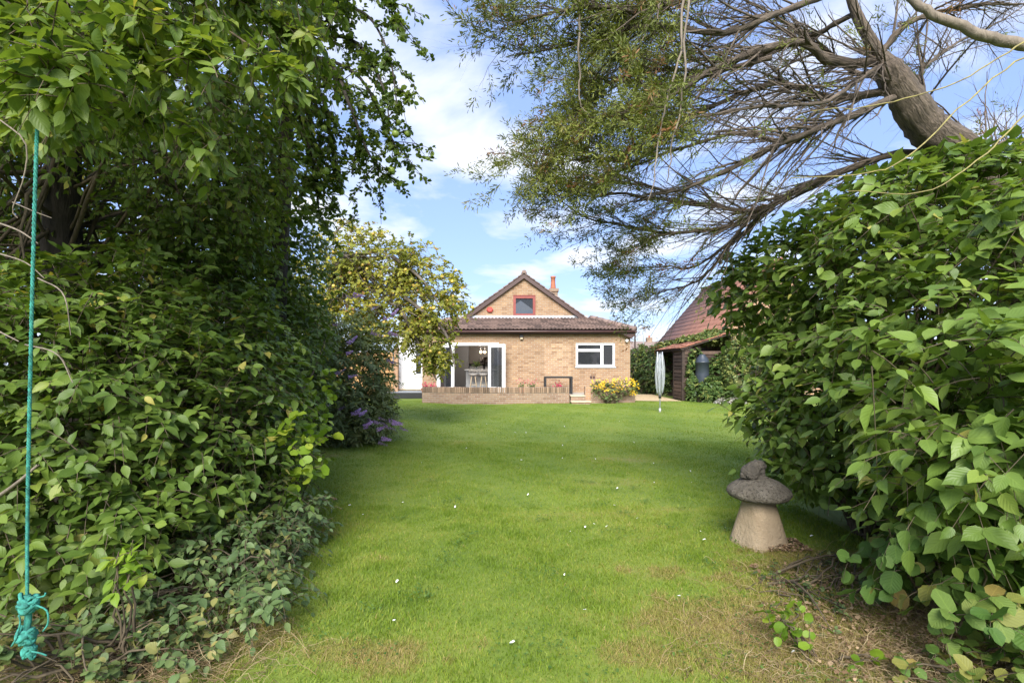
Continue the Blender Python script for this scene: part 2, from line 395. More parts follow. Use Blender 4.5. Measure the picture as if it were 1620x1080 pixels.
simple('deck_grey', (.22, .24, .26), .7, .2, 8, .3)
simple('fence_wood', (.50, .285, .12), .75, .25, 7, .3)
simple('stone_slab', (.52, .42, .30), .85, .2, 6, .3)
simple('patio_slab', (.40, .36, .30), .85, .15, 4, .2)
simple('sand', (.50, .38, .22), .95, .25, 9, .5)
simple('interior_grey', (.20, .20, .21), .7, .06, 2, 0)
simple('interior_dark', (.10, .085, .075), .5, .1, 2, 0)
simple('interior_pale', (.42, .43, .44), .6, .06, 2, 0)
simple('pale_wood', (.50, .40, .27), .6, .15, 6)
simple('seat_fabric', (.33, .31, .29), .8, .1)
simple('shed_wood', (.045, .030, .022), .8, .35, 9, .4, 40)
simple('shed_board', (.085, .055, .040), .85, .5, 6, .4, 50, piece=.5)
simple('clay_tile', (.30, .125, .075), .85, .45, 6, .5, 50, piece=.5)
simple('red_tile', (.27, .125, .085), .85, .22, 3, .4, 40)
simple('butt_blue', (.035, .045, .06), .4, .15)
simple('galv', (.50, .52, .54), .45, .12, 20, 0, metal=.35)
simple('line_grey', (.42, .45, .46), .6, .1, 20, 0)
simple('rope', (.035, .22, .175), .9, .5, 45, .6, 200)
simple('feather', (.82, .82, .80), .8, .05)
simple('far_roof', (.24, .18, .15), .9, .15)
simple('far_wall', (.45, .36, .28), .9, .1)
b = NB('glass'); b.base((.035, .038, .042)); b.rough(.03); b.b.inputs['Specular IOR Level'].default_value = .6; b.b.inputs['Alpha'].default_value = .62
b = NB('bulb'); b.base((1, .8, .5)); b.b.inputs['Emission Color'].default_value = (1, .72, .38, 1); b.b.inputs['Emission Strength'].default_value = 1.6
# stone of the staddle stone
b = NB('staddle_post'); f = b.noise(4, 6, .6); col = b.ramp(f, [(.25, (.33, .24, .145)), (.5, (.47, .36, .235)), (.75, (.56, .44, .30))])
f2 = b.noise(38, 5, .75); col = b.mix(b.math('MULTIPLY', f2, .4), col, (.30, .23, .15)); b.base(col); b.rough(.95); b.bump(f2, .9, .03)
b = NB('staddle_cap'); f = b.noise(9, 6, .65); col = b.ramp(f, [(.25, (.11, .095, .072)), (.5, (.225, .195, .15)), (.72, (.32, .285, .23))])
f3 = b.noise(52, 4, .75); col = b.mix(b.math('GREATER_THAN', f3, .56), col, (.10, .085, .065)); col = b.mix(b.math('GREATER_THAN', b.noise(17, 2), .72), col, (.34, .33, .28)); b.base(col); b.rough(.97); b.bump(b.math('ADD', f3, f), 1.0, .06)
b = NB('animal_stone'); f = b.noise(14, 6, .65); col = b.ramp(f, [(.3, (.05, .044, .036)), (.7, (.125, .108, .086))]); b.base(col); b.rough(.95); b.bump(b.noise(45, 5), 1.0, .04)
# barks
def bark(name, c0, c1, sc_=18, bump=.8, stretch=(1, 1, .22)):
    b = NB(name); t = b.n('ShaderNodeTexCoord'); mp = b.n('ShaderNodeMapping'); mp.inputs['Scale'].default_value = stretch; b.l(t.outputs['Object'], mp.inputs[0])
    f = b.noise(sc_, 6, .65, mp.outputs[0], .6); g = b.noise(3, 3)
    col = b.ramp(f, [(.32, c0), (.68, c1)]); col = b.mix(b.math('MULTIPLY', g, .4), col, c0); b.base(col); b.rough(.92); b.bump(f, bump, .03); return b.m
b = NB('bark_conifer'); at_ = b.attr('luv').outputs['Vector']; mp = b.n('ShaderNodeMapping'); mp.inputs['Scale'].default_value = (9, 42, 42); b.l(at_, mp.inputs[0])
f = b.noise(1.0, 6, .65, mp.outputs[0], .8); g = b.noise(4, 4); col = b.ramp(f, [(.30, (.030, .022, .017)), (.5, (.115, .085, .064)), (.72, (.235, .18, .14))]); col = b.mix(b.math('MULTIPLY', g, .35), col, (.12, .11, .07)); b.base(col); b.rough(.94); b.bump(f, 1.0, .03)
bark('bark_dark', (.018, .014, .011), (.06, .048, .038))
bark('bark_grey', (.09, .075, .06), (.26, .22, .18))
bark('dead_branch', (.13, .105, .08), (.30, .25, .195), 22, .7)
bark('twig', (.055, .042, .025), (.15, .115, .07), 20, .2)
bark('lichen_stem', (.16, .13, .07), (.40, .35, .10), 25, .3)
# leaves
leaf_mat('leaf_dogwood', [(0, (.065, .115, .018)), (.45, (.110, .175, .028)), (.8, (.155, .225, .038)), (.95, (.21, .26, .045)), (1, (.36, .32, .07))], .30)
leaf_mat('leaf_cherry', [(0, (.068, .118, .018)), (.5, (.118, .182, .028)), (.85, (.168, .232, .038)), (.95, (.22, .265, .05)), (1, (.36, .33, .07))], .36)
leaf_mat('leaf_elder', [(0, (.085, .145, .03)), (.45, (.145, .225, .042)), (.8, (.19, .275, .055)), (.95, (.23, .30, .06)), (1, (.38, .36, .09))], .32, .42)
leaf_mat('leaf_hazel', [(0, (.065, .135, .026)), (.6, (.11, .19, .04)), (.9, (.17, .23, .05)), (1, (.27, .21, .06))], .35, .6, .4)
leaf_mat('leaf_lime', [(0, (.12, .22, .02)), (.6, (.21, .32, .03)), (1, (.34, .40, .05))], .4)
leaf_mat('leaf_bramble', [(0, (.07, .115, .042)), (.5, (.11, .17, .062)), (.85, (.16, .21, .07)), (1, (.27, .24, .08))], .25)
leaf_mat('leaf_apple', [(0, (.05, .09, .016)), (.5, (.095, .145, .026)), (.9, (.14, .20, .036)), (1, (.18, .22, .05))], .35, vein=0)
leaf_mat('leaf_goldapple', [(0, (.15, .18, .028)), (.35, (.26, .28, .04)), (.7, (.39, .37, .055)), (.9, (.48, .42, .07)), (1, (.34, .18, .06))], .38, vein=0)
leaf_mat('leaf_buddleia', [(0, (.09, .125, .04)), (.5, (.155, .20, .07)), (1, (.25, .27, .11))], .28, vein=0)
leaf_mat('leaf_ivy', [(0, (.035, .075, .018)), (.5, (.08, .14, .035)), (.85, (.15, .20, .055)), (1, (.28, .28, .07))], .22, vein=0)
leaf_mat('leaf_conifer', [(0, (.075, .095, .022)), (.4, (.13, .155, .032)), (.75, (.20, .225, .038)), (.9, (.19, .15, .05)), (1, (.25, .115, .045))], .2, .6, vein=0)
leaf_mat('leaf_silver', [(0, (.36, .36, .33)), (1, (.58, .56, .52))], .2, vein=0)
leaf_mat('flower_yellow', [(0, (.70, .40, .01)), (1, (.85, .62, .03))], .25, vein=0)
leaf_mat('flower_purple', [(0, (.34, .19, .50)), (1, (.58, .40, .72))], .25, vein=0)
leaf_mat('flower_pink', [(0, (.55, .04, .14)), (1, (.70, .16, .22))], .25, vein=0)
leaf_mat('dry_stem', [(0, (.20, .13, .07)), (.5, (.36, .26, .14)), (1, (.52, .41, .25))], .15, .8, vein=0)
leaf_mat('litter', [(0, (.10, .06, .035)), (.5, (.24, .15, .085)), (1, (.42, .30, .19))], .1, .85, vein=0)
# grass: 'rnd' is dryness; a second hash varies it
leaf_mat('grass_blade', [(0, (.135, .215, .018)), (.3, (.225, .295, .034)), (.55, (.285, .29, .065)), (.78, (.36, .29, .10)), (1, (.48, .35, .18))], .3, .55, vein=0, spec=.25)
b = NB('lawn'); rn = b.attr('rnd').outputs['Fac']; nz = b.noise(22, 5, .7); nz2 = b.noise(140, 3, .7)
fac = b.math('ADD', rn, b.math('MULTIPLY', b.math('SUBTRACT', nz, .5), .55))
col = b.ramp(fac, [(0, (.125, .20, .018)), (.3, (.21, .28, .03)), (.55, (.265, .27, .062)), (.8, (.32, .24, .095)), (1, (.38, .27, .14))])
col = b.mix(b.math('MULTIPLY', nz2, .55), col, (.07, .11, .015)); b.base(col); b.rough(.95); b.bump(nz2, .5, .02)
b = NB('ground'); b.base(b.ramp(b.noise(.6, 6), [(.3, (.06, .10, .02)), (.7, (.11, .13, .04))])); b.rough(.95)
M = MATS
# ------------------------------------------------------------------ the ground
o = link('ground', np_mesh('ground', [(-500, -500, -.06), (500, -500, -.06), (500, 900, -.06), (-500, 900, -.06)], [(0, 1, 2), (0, 2, 3)]), None, M['ground']); o['kind'] = 'structure'
spots = [(1150, 980, .5, .32, .85), (1250, 1030, .5, .4, .9), (1000, 1045, .25, .15, .5), (1320, 890, .45, .25, .9), (1400, 1000, .6, .4, .9), (1060, 900, .35, .2, .35), (1210, 905, .3, .2, .5),
         (980, 727, .5, .22, .75), (965, 762, .6, .25, .5), (1230, 872, .25, .1, .7), (640, 850, .5, .15, .3), (700, 1020, .35, .12, .6), (560, 1040, .35, .18, .65), (560, 840, .4, .2, .45), (600, 885, .3, .1, .5),
         (900, 812, .7, .12, .4), (1050, 806, .5, .1, .45), (760, 826, .4, .1, .4), (740, 700, .7, .3, .35), (950, 680, 1., .4, .3), (1180, 655, 1.5, .6, .5), (400, 1000, .2, .3, .6), (530, 720, .5, .4, .7), (900, 650, 2., .5, .2)]
SP = [(*G(a, b_), c, d, e) for a, b_, c, d, e in spots]
def dryness(x, y):
    d = .16+.10*np.sin(1.7*x+.6*y)*np.sin(.9*y-.5*x+1)+.07*np.sin(5.1*x+2.2*y+2)*np.sin(4.3*y-1.9*x)
    for cx_, cy_, rx, ry, a in SP: d = d+a*.62*np.exp(-((x-cx_)/rx)**2-((y-cy_)/ry)**2)*(.75+.35*np.sin(9*x+3*y)*np.sin(7*y-4*x))
    d = d+.08*np.exp(-np.maximum(y-2.2, 0)/2.0)+.10*np.sin(11*x+4*y+1)*np.sin(13*y-6*x)*np.exp(-np.maximum(y-3, 0)/4)+.06*np.sin(23*x-9*y)*np.sin(19*y+7*x)
    return np.clip(d, 0, .97)
def lawn_z(x, y): return .010*np.sin(1.3*x+.4)*np.sin(1.1*y)+.006*np.sin(3.7*x)*np.sin(3.1*y+1)
gx = np.linspace(-13, 13, 131); gy = np.concatenate([np.linspace(-4, 10, 141), np.linspace(10.2, 23, 65)])
XX, YY = np.meshgrid(gx, gy, indexing='ij'); ni, nj = XX.shape
V = np.stack([XX, YY, lawn_z(XX, YY)], -1).reshape(-1, 3); ii, jj = np.meshgrid(np.arange(ni-1), np.arange(nj-1), indexing='ij'); q = (ii*nj+jj).ravel()
T = np.concatenate([np.stack([q, q+nj, q+nj+1], 1), np.stack([q, q+nj+1, q+1], 1)])
o = link('lawn', np_mesh('lawn', V, T, dryness(V[:, 0], V[:, 1]), None, True), None, M['lawn']); o['kind'] = 'structure'
rg = np.random.default_rng(3)
def blades(n, x0, x1, y0, y1, h, w, seg2, acc, fieldclip=True):
    x = rg.uniform(x0, x1, n); y = rg.uniform(y0, y1, n)
    ok = np.abs(x/np.maximum(y, .1)) < 1.08
    den = .65+.35*np.sin(6*x+2*y+np.sin(5*y))*np.sin(5*y-3*x)
    x, y = x[ok], y[ok]; n = len(x)
    D = dryness(x, y); ok = rg.random(n) < (1.05-.25*D); x, y, D = x[ok], y[ok], D[ok]; n = len(x)
    a = rg.uniform(0, 6.28, n); hh = rg.uniform(*h, n)*(1-.35*D)*(.75+.4*np.sin(2.3*x+1.1*y)**2+.28*(np.sin(8.3*x+3*np.sin(2.1*y))*np.sin(9.1*y+2*np.sin(3.3*x)) > .55)); ww = rg.uniform(*w, n)
    b0 = np.stack([x, y, lawn_z(x, y)-.004], 1); s = np.stack([np.cos(a), np.sin(a), 0*a], 1)*ww[:, None]*.5
    la = rg.uniform(0, 6.28, n); ln = np.stack([np.cos(la), np.sin(la), 0*la], 1)*(hh*rg.uniform(.15, 1.1, n))[:, None]; up = np.stack([0*a, 0*a, hh], 1)
    r = np.clip(D+rg.normal(size=n)*.17-.14*(np.sin(8.3*x+3*np.sin(2.1*y))*np.sin(9.1*y+2*np.sin(3.3*x)) > .45)+(rg.random(n) < .05)*.35, 0, 1)
    if seg2:
        m = b0+ln*.3+up*.6
        V = np.stack([b0-s, b0+s, m+s*.7, m-s*.7, b0+ln+up*.95], 1); T = np.array([(0, 1, 2), (0, 2, 3), (3, 2, 4)])
    else:
        V = np.stack([b0-s, b0+s, b0+ln+up], 1); T = np.array([(0, 1, 2)])
    k = V.shape[1]; acc.add(V.reshape(-1, 3), (T[None]+(np.arange(n)*k)[:, None, None]).reshape(-1, 3), np.repeat(r, k))
acc = Acc()
blades(150000, -1.9, 2.9, 2.0, 5.2, (.012, .036), (.003, .0055), True, acc)
blades(150000, -4, 4.6, 5.2, 9.5, (.015, .036), (.005, .009), False, acc)
blades(170000, -6.5, 10, 9.5, 20, (.012, .03), (.009, .018), False, acc)
xs_ = rg.uniform(-1.9, 2.9, 160000); ys_ = rg.uniform(2.0, 4.6, 160000); D = dryness(xs_, ys_); ok = (D > .42) & (rg.random(160000) < .55) & (np.abs(xs_/ys_) < 1.08); n = ok.sum(); x, y, D = xs_[ok], ys_[ok], D[ok]
a = rg.uniform(0, 6.28, n); hh = rg.uniform(.01, .035, n); b0 = np.stack([x, y, lawn_z(x, y)], 1); s_ = np.stack([np.cos(a), np.sin(a), 0*a], 1)*.0014; la = rg.uniform(0, 6.28, n); ln = np.stack([np.cos(la), np.sin(la), 0*la], 1)*rg.uniform(.02, .07, (n, 1)); up = np.stack([0*a, 0*a, hh], 1)
V = np.stack([b0-s_, b0+s_, b0+ln*.45+up+s_*.8, b0+ln*.45+up-s_*.8, b0+ln+up*.6], 1); T = np.array([(0, 1, 2), (0, 2, 3), (3, 2, 4)]); acc.add(V.reshape(-1, 3), (T[None]+(np.arange(n)*5)[:, None, None]).reshape(-1, 3), np.repeat(np.clip(.72+rg.normal(size=n)*.17, .2, 1), 5))
o = link('grass', acc.mesh('grass'), None, M['grass_blade']); tag(o, 'short mown green grass with dry straw patches covering the lawn', 'grass', kind='stuff')
# ------------------------------------------------------------------ house
YF = 20.5; SF = F/YF; FX = lambda px: (px-810)/SF; FZ = lambda py: EYE-(py-HZ)/SF
YG = 22.3; SG = F/YG; GX = lambda px: (px-810)/SG; GZ = lambda py: EYE-(py-HZ)/SG
house = empty('brick_house', (.53, YF, 0), 'buff brick bungalow with brown tiled lean-to roof and gable window at end of lawn', 'house')
XL, XR = FX(668), FX(997); ZT = FZ(527)
door = (FX(703), FX(789), .3, FZ(542)); win = (FX(911), FX(973), FZ(580), FZ(542))
bm = bmesh.new()
xs = [XL, door[0], door[1], win[0], win[1], XR]
bx(bm, XL, door[0], YF, YF+.25, 0, ZT); bx(bm, door[0], door[1], YF, YF+.25, door[3], ZT); bx(bm, door[0], door[1], YF, YF+.25, 0, .3)
bx(bm, door[1], win[0], YF, YF+.25, 0, ZT); bx(bm, win[0], win[1], YF, YF+.25, 0, win[2]); bx(bm, win[0], win[1], YF, YF+.25, win[3], ZT); bx(bm, win[1], XR, YF, YF+.25, 0, ZT)
bx(bm, XL, XL+.25, YF+.25, 31, 0, ZT-.03); bx(bm, XR-.25, XR, YF+.25, 31, 0, ZT-.03); bx(bm, XL+.25, XR-.25, 30.75, 31, 0, ZT)
bm_obj('wall', bm, M['buff_brick'], house)
# gable wall above the lean-to, with the window hole
apx, apz = GX(829), GZ(432); tanp = .718
gw = (GX(812), GX(847), GZ(500), GZ(468))
def roofz(x): return apz-.10-tanp*abs(x-apx)
bm = bmesh.new()
def gpoly(pts):
    f = [bm.verts.new((x, YG, z)) for x, z in pts]; b2 = [bm.verts.new((x, YG+.22, z)) for x, z in pts]
    bm.faces.new(f); bm.faces.new(b2[::-1]); n = len(pts)
    for i in range(n): bm.faces.new((f[i], b2[i], b2[(i+1) % n], f[(i+1) % n]))
zb = 2.75; xw = (roofz(apx)-zb)/tanp
gpoly([(apx-xw, zb), (gw[0], zb), (gw[0], roofz(gw[0]))]); gpoly([(gw[1], zb), (apx+xw, zb), (gw[1], roofz(gw[1]))])
gpoly([(gw[0], zb), (gw[1], zb), (gw[1], gw[2]), (gw[0], gw[2])]); gpoly([(gw[0], gw[3]), (gw[1], gw[3]), (gw[1], roofz(gw[1])), (apx, roofz(apx)), (gw[0], roofz(gw[0]))])
bm_obj('gable_wall', bm, M['buff_brick'], house)
# main roof: two slabs, verge tiles, bargeboards, ridge
roof = None
for s in (-1, 1):
    bm = bmesh.new(); w = 4.05
    prof = [(apx, apz-.02), (apx+s*w, apz-.02-tanp*w), (apx+s*w, apz-.10-tanp*w), (apx, apz-.10)]
    f = [bm.verts.new((x, YG-.10, z)) for x, z in prof]; b2 = [bm.verts.new((x, 31.2, z)) for x, z in prof]
    bm.faces.new(f); bm.faces.new(b2)
    for i in range(4): bm.faces.new((f[i], b2[i], b2[(i+1) % 4], f[(i+1) % 4]))
    o = bm_obj('main_roof', bm, M['brown_tile'], house)
    if s == 1: roof = o
    for i in range(13):                                          # tile ends stepping up the verge
        t0 = .04+i*.262; t1 = t0+.29; c = math.cos(math.atan(tanp)); sn = math.sin(math.atan(tanp))
        bm = bmesh.new(); pts = []
        for t, dz in ((t0, .0), (t1, .035), (t1, .085), (t0, .05)):
            pts.append((apx+s*t*c, apz-.05-t*sn+dz))
        f = [bm.verts.new((x, YG-.17, z)) for x, z in pts]; b2 = [bm.verts.new((x, YG+.4, z)) for x, z in pts]
        bm.faces.new(f); bm.faces.new(b2)
        for j in range(4): bm.faces.new((f[j], b2[j], b2[(j+1) % 4], f[(j+1) % 4]))
        bm_obj('verge_tile', bm, M['ridge_tile'], house)
    bm = bmesh.new(); L = 3.35; c = 1/math.hypot(1, tanp)
    pts = [(apx+s*.0, apz-.06), (apx+s*L*c, apz-.06-L*c*tanp), (apx+s*L*c, apz-.24-L*c*tanp), (apx, apz-.24)]
    f = [bm.verts.new((x, YG-.14, z)) for x, z in pts]; b2 = [bm.verts.new((x, YG-.11, z)) for x, z in pts]
    bm.faces.new(f); bm.faces.new(b2)
    for j in range(4): bm.faces.new((f[j], b2[j], b2[(j+1) % 4], f[(j+1) % 4]))
    bm_obj('bargeboard', bm, M['brown_fascia'], house)
for i in range(19):
    y = YG-.2+i*.45; bm = bmesh.new(); n = 7; ring = []
    for yy in (y, y+.44):
        ring.append([bm.verts.new((apx+(.12+.004*(i % 2))*math.cos(math.pi*j/(n-1)), yy, apz-.03+.14*math.sin(math.pi*j/(n-1)))) for j in range(n)])
    for j in range(n-1): bm.faces.new((ring[0][j], ring[0][j+1], ring[1][j+1], ring[1][j]))
    bm.faces.new(ring[0]); bm_obj('ridge_tile', bm, M['ridge_tile'], house)
# lean-to roof of single tiles
EY, EZ = YF-.27, FZ(522)+.0; TY, TZ = YG, GZ(503)
slope = (TZ-EZ)/(TY-EY); cl = math.hypot(TZ-EZ, TY-EY)
EX0, EX1 = FX(653)+.05, 195/F*EY; TX0, TX1 = apx-2.93, GX(935)
bm = bmesh.new()
base_ = [(EX0, EY+.02, EZ-.05), (EX1, EY+.02, EZ-.05), (TX1, TY, TZ-.05), (TX0, TY, TZ-.05)]
v = [bm.verts.new(p) for p in base_]; bm.faces.new(v)
e1 = bm.verts.new((EX1, 26, EZ-.05)); t1 = bm.verts.new((TX1+.3, 26, TZ-.05)); bm.faces.new((v[1], e1, t1, v[2]))
e0 = bm.verts.new((EX0, 26, EZ-.05)); t0 = bm.verts.new((TX0-.3, 26, TZ-.05)); bm.faces.new((v[0], v[3], t0, e0))
bm_obj('lean_to_roof', bm, M['brown_tile'], house)
tw = .30; gauge = cl/8; n = 9
def tile_mesh():
    V = []; T = []
    for r, (a, zz) in enumerate(((0, .04), (gauge+.05, .0))):
        for j in range(n):
            u = j/(n-1); zp = zz+.042*max(0, math.sin(u*4*math.pi-.6))
            V.append((u*tw*1.01, a*(TY-EY)/cl, zp+a*(TZ-EZ)/cl))
    for j in range(n): V.append((V[j][0], 0, V[j][2]-.022))
    for j in range(n-1):
        T += [(j, j+1, n+j+1), (j, n+j+1, n+j), (2*n+j, 2*n+j+1, j+1), (2*n+j, j+1, j)]
    return np_mesh('tile', V, T)
tm = [tile_mesh()]; tm[0].materials.append(M['brown_tile'])
for r in range(8):
    f0 = r/8; y = EY+(TY-EY)*f0; z = EZ+(TZ-EZ)*f0; xa = EX0+(TX0-EX0)*f0; xb = EX1+(TX1-EX1)*f0
    k0 = math.ceil((xa-.1)/tw); x = k0*tw
    while x+tw < xb+.16:
        o = link('tile', tm[0], house); o.location = (x, y+random.uniform(-.004, .004), z+random.uniform(-.003, .004)); x += tw
for (p0, p1) in (((EX1, EY, EZ), (TX1, TY, TZ)), ((EX0, EY, EZ), (TX0, TY, TZ))):
    for i in range(7):
        a = Vector(p0).lerp(Vector(p1), i/7); c = Vector(p0).lerp(Vector(p1), (i+1.08)/7)
        tube('hip_tile', [a+Vector((0, 0, .02)), c+Vector((0, 0, .015))], [.12, .105], M['ridge_tile'], house, 8)
box('flashing', TX0+.1, TX1-.15, YG-.035, YG-.004, TZ-.01, TZ+.11, M['lead'], house)
box('fascia', EX0+.06, EX1-.06, EY+.05, EY+.075, ZT-.02, EZ-.03, M['brown_fascia'], house)
tube('gutter', [(EX0+.03, EY-.01, EZ-.075), (EX1-.02, EY-.01, EZ-.075)], .052, M['brown_fascia'], house, 8)
bm = bmesh.new(); bx(bm, EX0+.07, EX1-.07, EY+.08, YF-.002, ZT-.045, ZT-.02); bm_obj('soffit', bm, M['dark_soffit'], house)
# boxed eave along the right-hand side, dropping to the gutter
bm = bmesh.new()
pr = [(XR-.52, ZT+.02), (XR+.02, ZT-.22), (EX1-.03, ZT-.12), (EX1-.03, EZ-.05)]
f = [bm.verts.new((x, EY+.045, z)) for x, z in pr]; b2 = [bm.verts.new((x, YF-.003, z)) for x, z in pr]
bm.faces.new(f); bm.faces.new(b2)
for j in range(4): bm.faces.new((f[j], b2[j], b2[(j+1) % 4], f[(j+1) % 4]))
bm_obj('eave_box', bm, M['brown_fascia'], house)
tube('side_gutter', [(EX1+.02, EY, EZ-.09), (EX1+.02, 30, EZ-.09)], .055, M['brown_fascia'], house, 8)
# windows
def frame_bm(x0, x1, z0, z1, y0, y1, t):
    bm = bmesh.new(); bx(bm, x0, x0+t, y0, y1, z0, z1); bx(bm, x1-t, x1, y0, y1, z0, z1); bx(bm, x0+t, x1-t, y0, y1, z1-t, z1); bx(bm, x0+t, x1-t, y0, y1, z0, z0+t); return bm
w = bm_obj('window', frame_bm(*win, YF+.03, YF+.10, .085), M['white_upvc'], house)
mx_ = FX(952.5); mz = FZ(554)
box('mullion', mx_-.055, mx_+.055, YF+.028, YF+.098, win[2]+.085, win[3]-.085, M['white_upvc'], w)
box('transom', win[0]+.085, mx_-.055, YF+.026, YF+.098, mz-.05, mz+.05, M['white_upvc'], w)
box('sill', win[0]-.03, win[1]+.03, YF-.05, YF+.03, win[2]-.035, win[2]-.001, M['white_upvc'], w)
for a in ((win[0]+.085, mx_-.055, mz+.05, win[3]-.085), (win[0]+.085, mx_-.055, win[2]+.085, mz-.05), (mx_+.055, win[1]-.085, win[2]+.085, win[3]-.085)):
    box('pane', a[0], a[1], YF+.06, YF+.068, a[2], a[3], M['glass'], w)
w = bm_obj('gable_window', frame_bm(*gw, YG-.03, YG+.06, .11), M['red_frame'], house); w['label'] = 'red framed attic window in the gable'
box('pane', gw[0]+.11, gw[1]-.11, YG+.02, YG+.028, gw[2]+.11, gw[3]-.11, M['glass'], w)
box('lintel', gw[0]-.0, gw[1]+.0, YG-.045, YG-.005, gw[3]+.002, gw[3]+.03, M['red_frame'], w)
# garden door: frame and two leaves folded out
d = bm_obj('door_frame', (lambda bm: (bx(bm, door[0], door[1], YF-.02, YF+.08, door[3]-.11, door[3]-.001), bx(bm, door[0], door[0]+.06, YF-.02, YF+.08, .3, door[3]-.11), bx(bm, door[1]-.06, door[1], YF-.02, YF+.08, .3, door[3]-.11), bm)[-1])(bmesh.new()), M['white_upvc'], house)
def leaf_door(xa, ya, xb, yb):
    A = Vector((xa, ya, 0)); B = Vector((xb, yb, 0)); u = (B-A); L = u.length; u.normalize(); nn = Vector((u.y, -u.x, 0))
    def bar(bm, s0, s1, z0, z1, t=.03):
        v = []
        for z in (z0, z1):
            for s, q in ((s0, -t), (s1, -t), (s1, t), (s0, t)): v.append(bm.verts.new(A+u*s+nn*q+Vector((0, 0, z))))
        for f in ((0, 1, 2, 3), (7, 6, 5, 4), (0, 4, 5, 1), (1, 5, 6, 2), (2, 6, 7, 3), (3, 7, 4, 0)): bm.faces.new([v[i] for i in f])
    bm = bmesh.new(); zt = 2.21; zb_ = .33; t = .13
    bar(bm, 0, t, zb_, zt); bar(bm, L-t, L, zb_, zt); bar(bm, t, L-t, zt-.12, zt); bar(bm, t, L-t, zb_, zb_+.2)
    o = bm_obj('door_leaf', bm, M['white_upvc'], house)
    bm = bmesh.new(); bar(bm, t, L-t, zb_+.2, zt-.12, .006); bm_obj('pane', bm, M['glass'], o)
    bm = bmesh.new(); bar(bm, L-.09, L-.05, 1.25, 1.45, .06); bm_obj('handle', bm, M['white_upvc'], o)
leaf_door(-.934, YF-.06, -.27, 19.9)
leaf_door((718-810)/F*(YF-.06), YF-.06, (691.5-810)/F*19.9, 19.9)
# fittings
px, py = 775, 490; bm = bmesh.new(); c = Vector((GX(px), YG-.04, GZ(py)))
ring = [[bm.verts.new(c+Vector((r*math.cos(i*math.pi/3), y, r*.85*math.sin(i*math.pi/3)))) for i in range(6)] for r, y in ((.15, .035), (.15, -.03), (.10, -.06))]
for a, b_ in zip(ring, ring[1:]):
    for i in range(6): bm.faces.new((a[i], a[(i+1) % 6], b_[(i+1) % 6], b_[i]))
bm.faces.new(ring[-1]); bm_obj('alarm_box', bm, M['alarm_red'], house)
fl = box('floodlight', FX(822), FX(828), YF-.14, YF-.002, FZ(534), FZ(530), M['black_metal'], house, .01); box('lens', FX(823), FX(827), YF-.13, YF-.05, FZ(536.5), FZ(534.05), M['pale_wood'], fl)
bm = bmesh.new(); lathe_bm(bm, [(.01, -.07), (.05, -.05), (.065, 0), (.06, .05)], 12, (FX(991), YF-.09, FZ(539))); bm_obj('security_camera', bm, M['white_upvc'], house, True)
for px in (935, 939.5): box('vent', FX(px)-.04, FX(px)+.04, YF-.02, YF-.001, FZ(598.5), FZ(594.5), M['brown_fascia'], house)
# chimney
Yc = 26.; s = F/Yc; cx_ = (876.5-810)/s
bm = bmesh.new(); bx(bm, cx_-.19, cx_+.19, Yc, Yc+.5, 3.4, EYE+(HZ-461)/s); bx(bm, cx_-.24, cx_+.24, Yc-.05, Yc+.55, EYE+(HZ-461)/s, EYE+(HZ-456)/s)
ch = bm_obj('chimney', bm, M['wall_brick'], house)
bm = bmesh.new(); z0 = EYE+(HZ-456)/s; h = 20/s
lathe_bm(bm, [(.15, 0), (.14, .05), (.115, h*.5), (.11, h*.85), (.135, h*.88), (.135, h), (.09, h+.002), (.085, h-.15)], 14, (cx_-.03, Yc+.22, z0)); bm_obj('chimney_pot', bm, M['terracotta'], ch, True)
# rooms behind the openings
bm = bmesh.new(); bx(bm, XL+.26, XR-.26, YF+.26, 30.7, .05, .33); bm_obj('room_floor', bm, M['interior_grey'], house)
bm = bmesh.new(); bx(bm, XL+.26, XR-.26, YF+.26, 30.7, 2.50, 2.56); bm_obj('room_ceiling', bm, M['interior_pale'], house)
bm = bmesh.new(); bx(bm, XL+.26, .9, 24.8, 24.95, .34, 2.49); bx(bm, .9, 1.0, YF+.26, 24.95, .34, 2.49); bx(bm, 1.0, XR-.26, 23.8, 23.95, .34, 2.49); bm_obj('room_wall', bm, M['interior_grey'], house)
# ---- kitchen
def kp(px, Y): return (px-810)/F*Y
isl = empty('kitchen_island', (kp(765, 22.6), 22.6, .33), 'grey kitchen island with pale worktop behind the garden door', 'kitchen island')
box('panel', kp(737, 22.4), kp(800, 22.4), 22.45, 23.2, .34, 1.15, M['interior_pale'], isl); box('worktop', kp(735, 22.4), kp(802, 22.4), 22.3, 23.3, 1.155, 1.20, M['white_render'], isl)
cab = empty('kitchen_cupboards', (kp(765, 24.5), 24.5, .33), 'run of dark brown wall cupboards above pale splashback in the kitchen', 'cupboard')
for i in range(5): box('cupboard_door', kp(742, 24.4)+i*.46, kp(742, 24.4)+i*.46+.45, 24.38, 24.40, 1.45, 2.40, M['interior_dark'], cab)
box('carcass', kp(742, 24.4), kp(742, 24.4)+2.3, 24.405, 24.79, 1.45, 2.40, M['interior_dark'], cab); box('splashback', kp(742, 24.4), kp(742, 24.4)+2.3, 24.74, 24.79, .9, 1.445, M['interior_pale'], cab)
box('tall_unit', kp(742, 24.4)-.9, kp(742, 24.4)-.01, 24.3, 24.79, .34, 2.42, M['interior_grey'], cab)
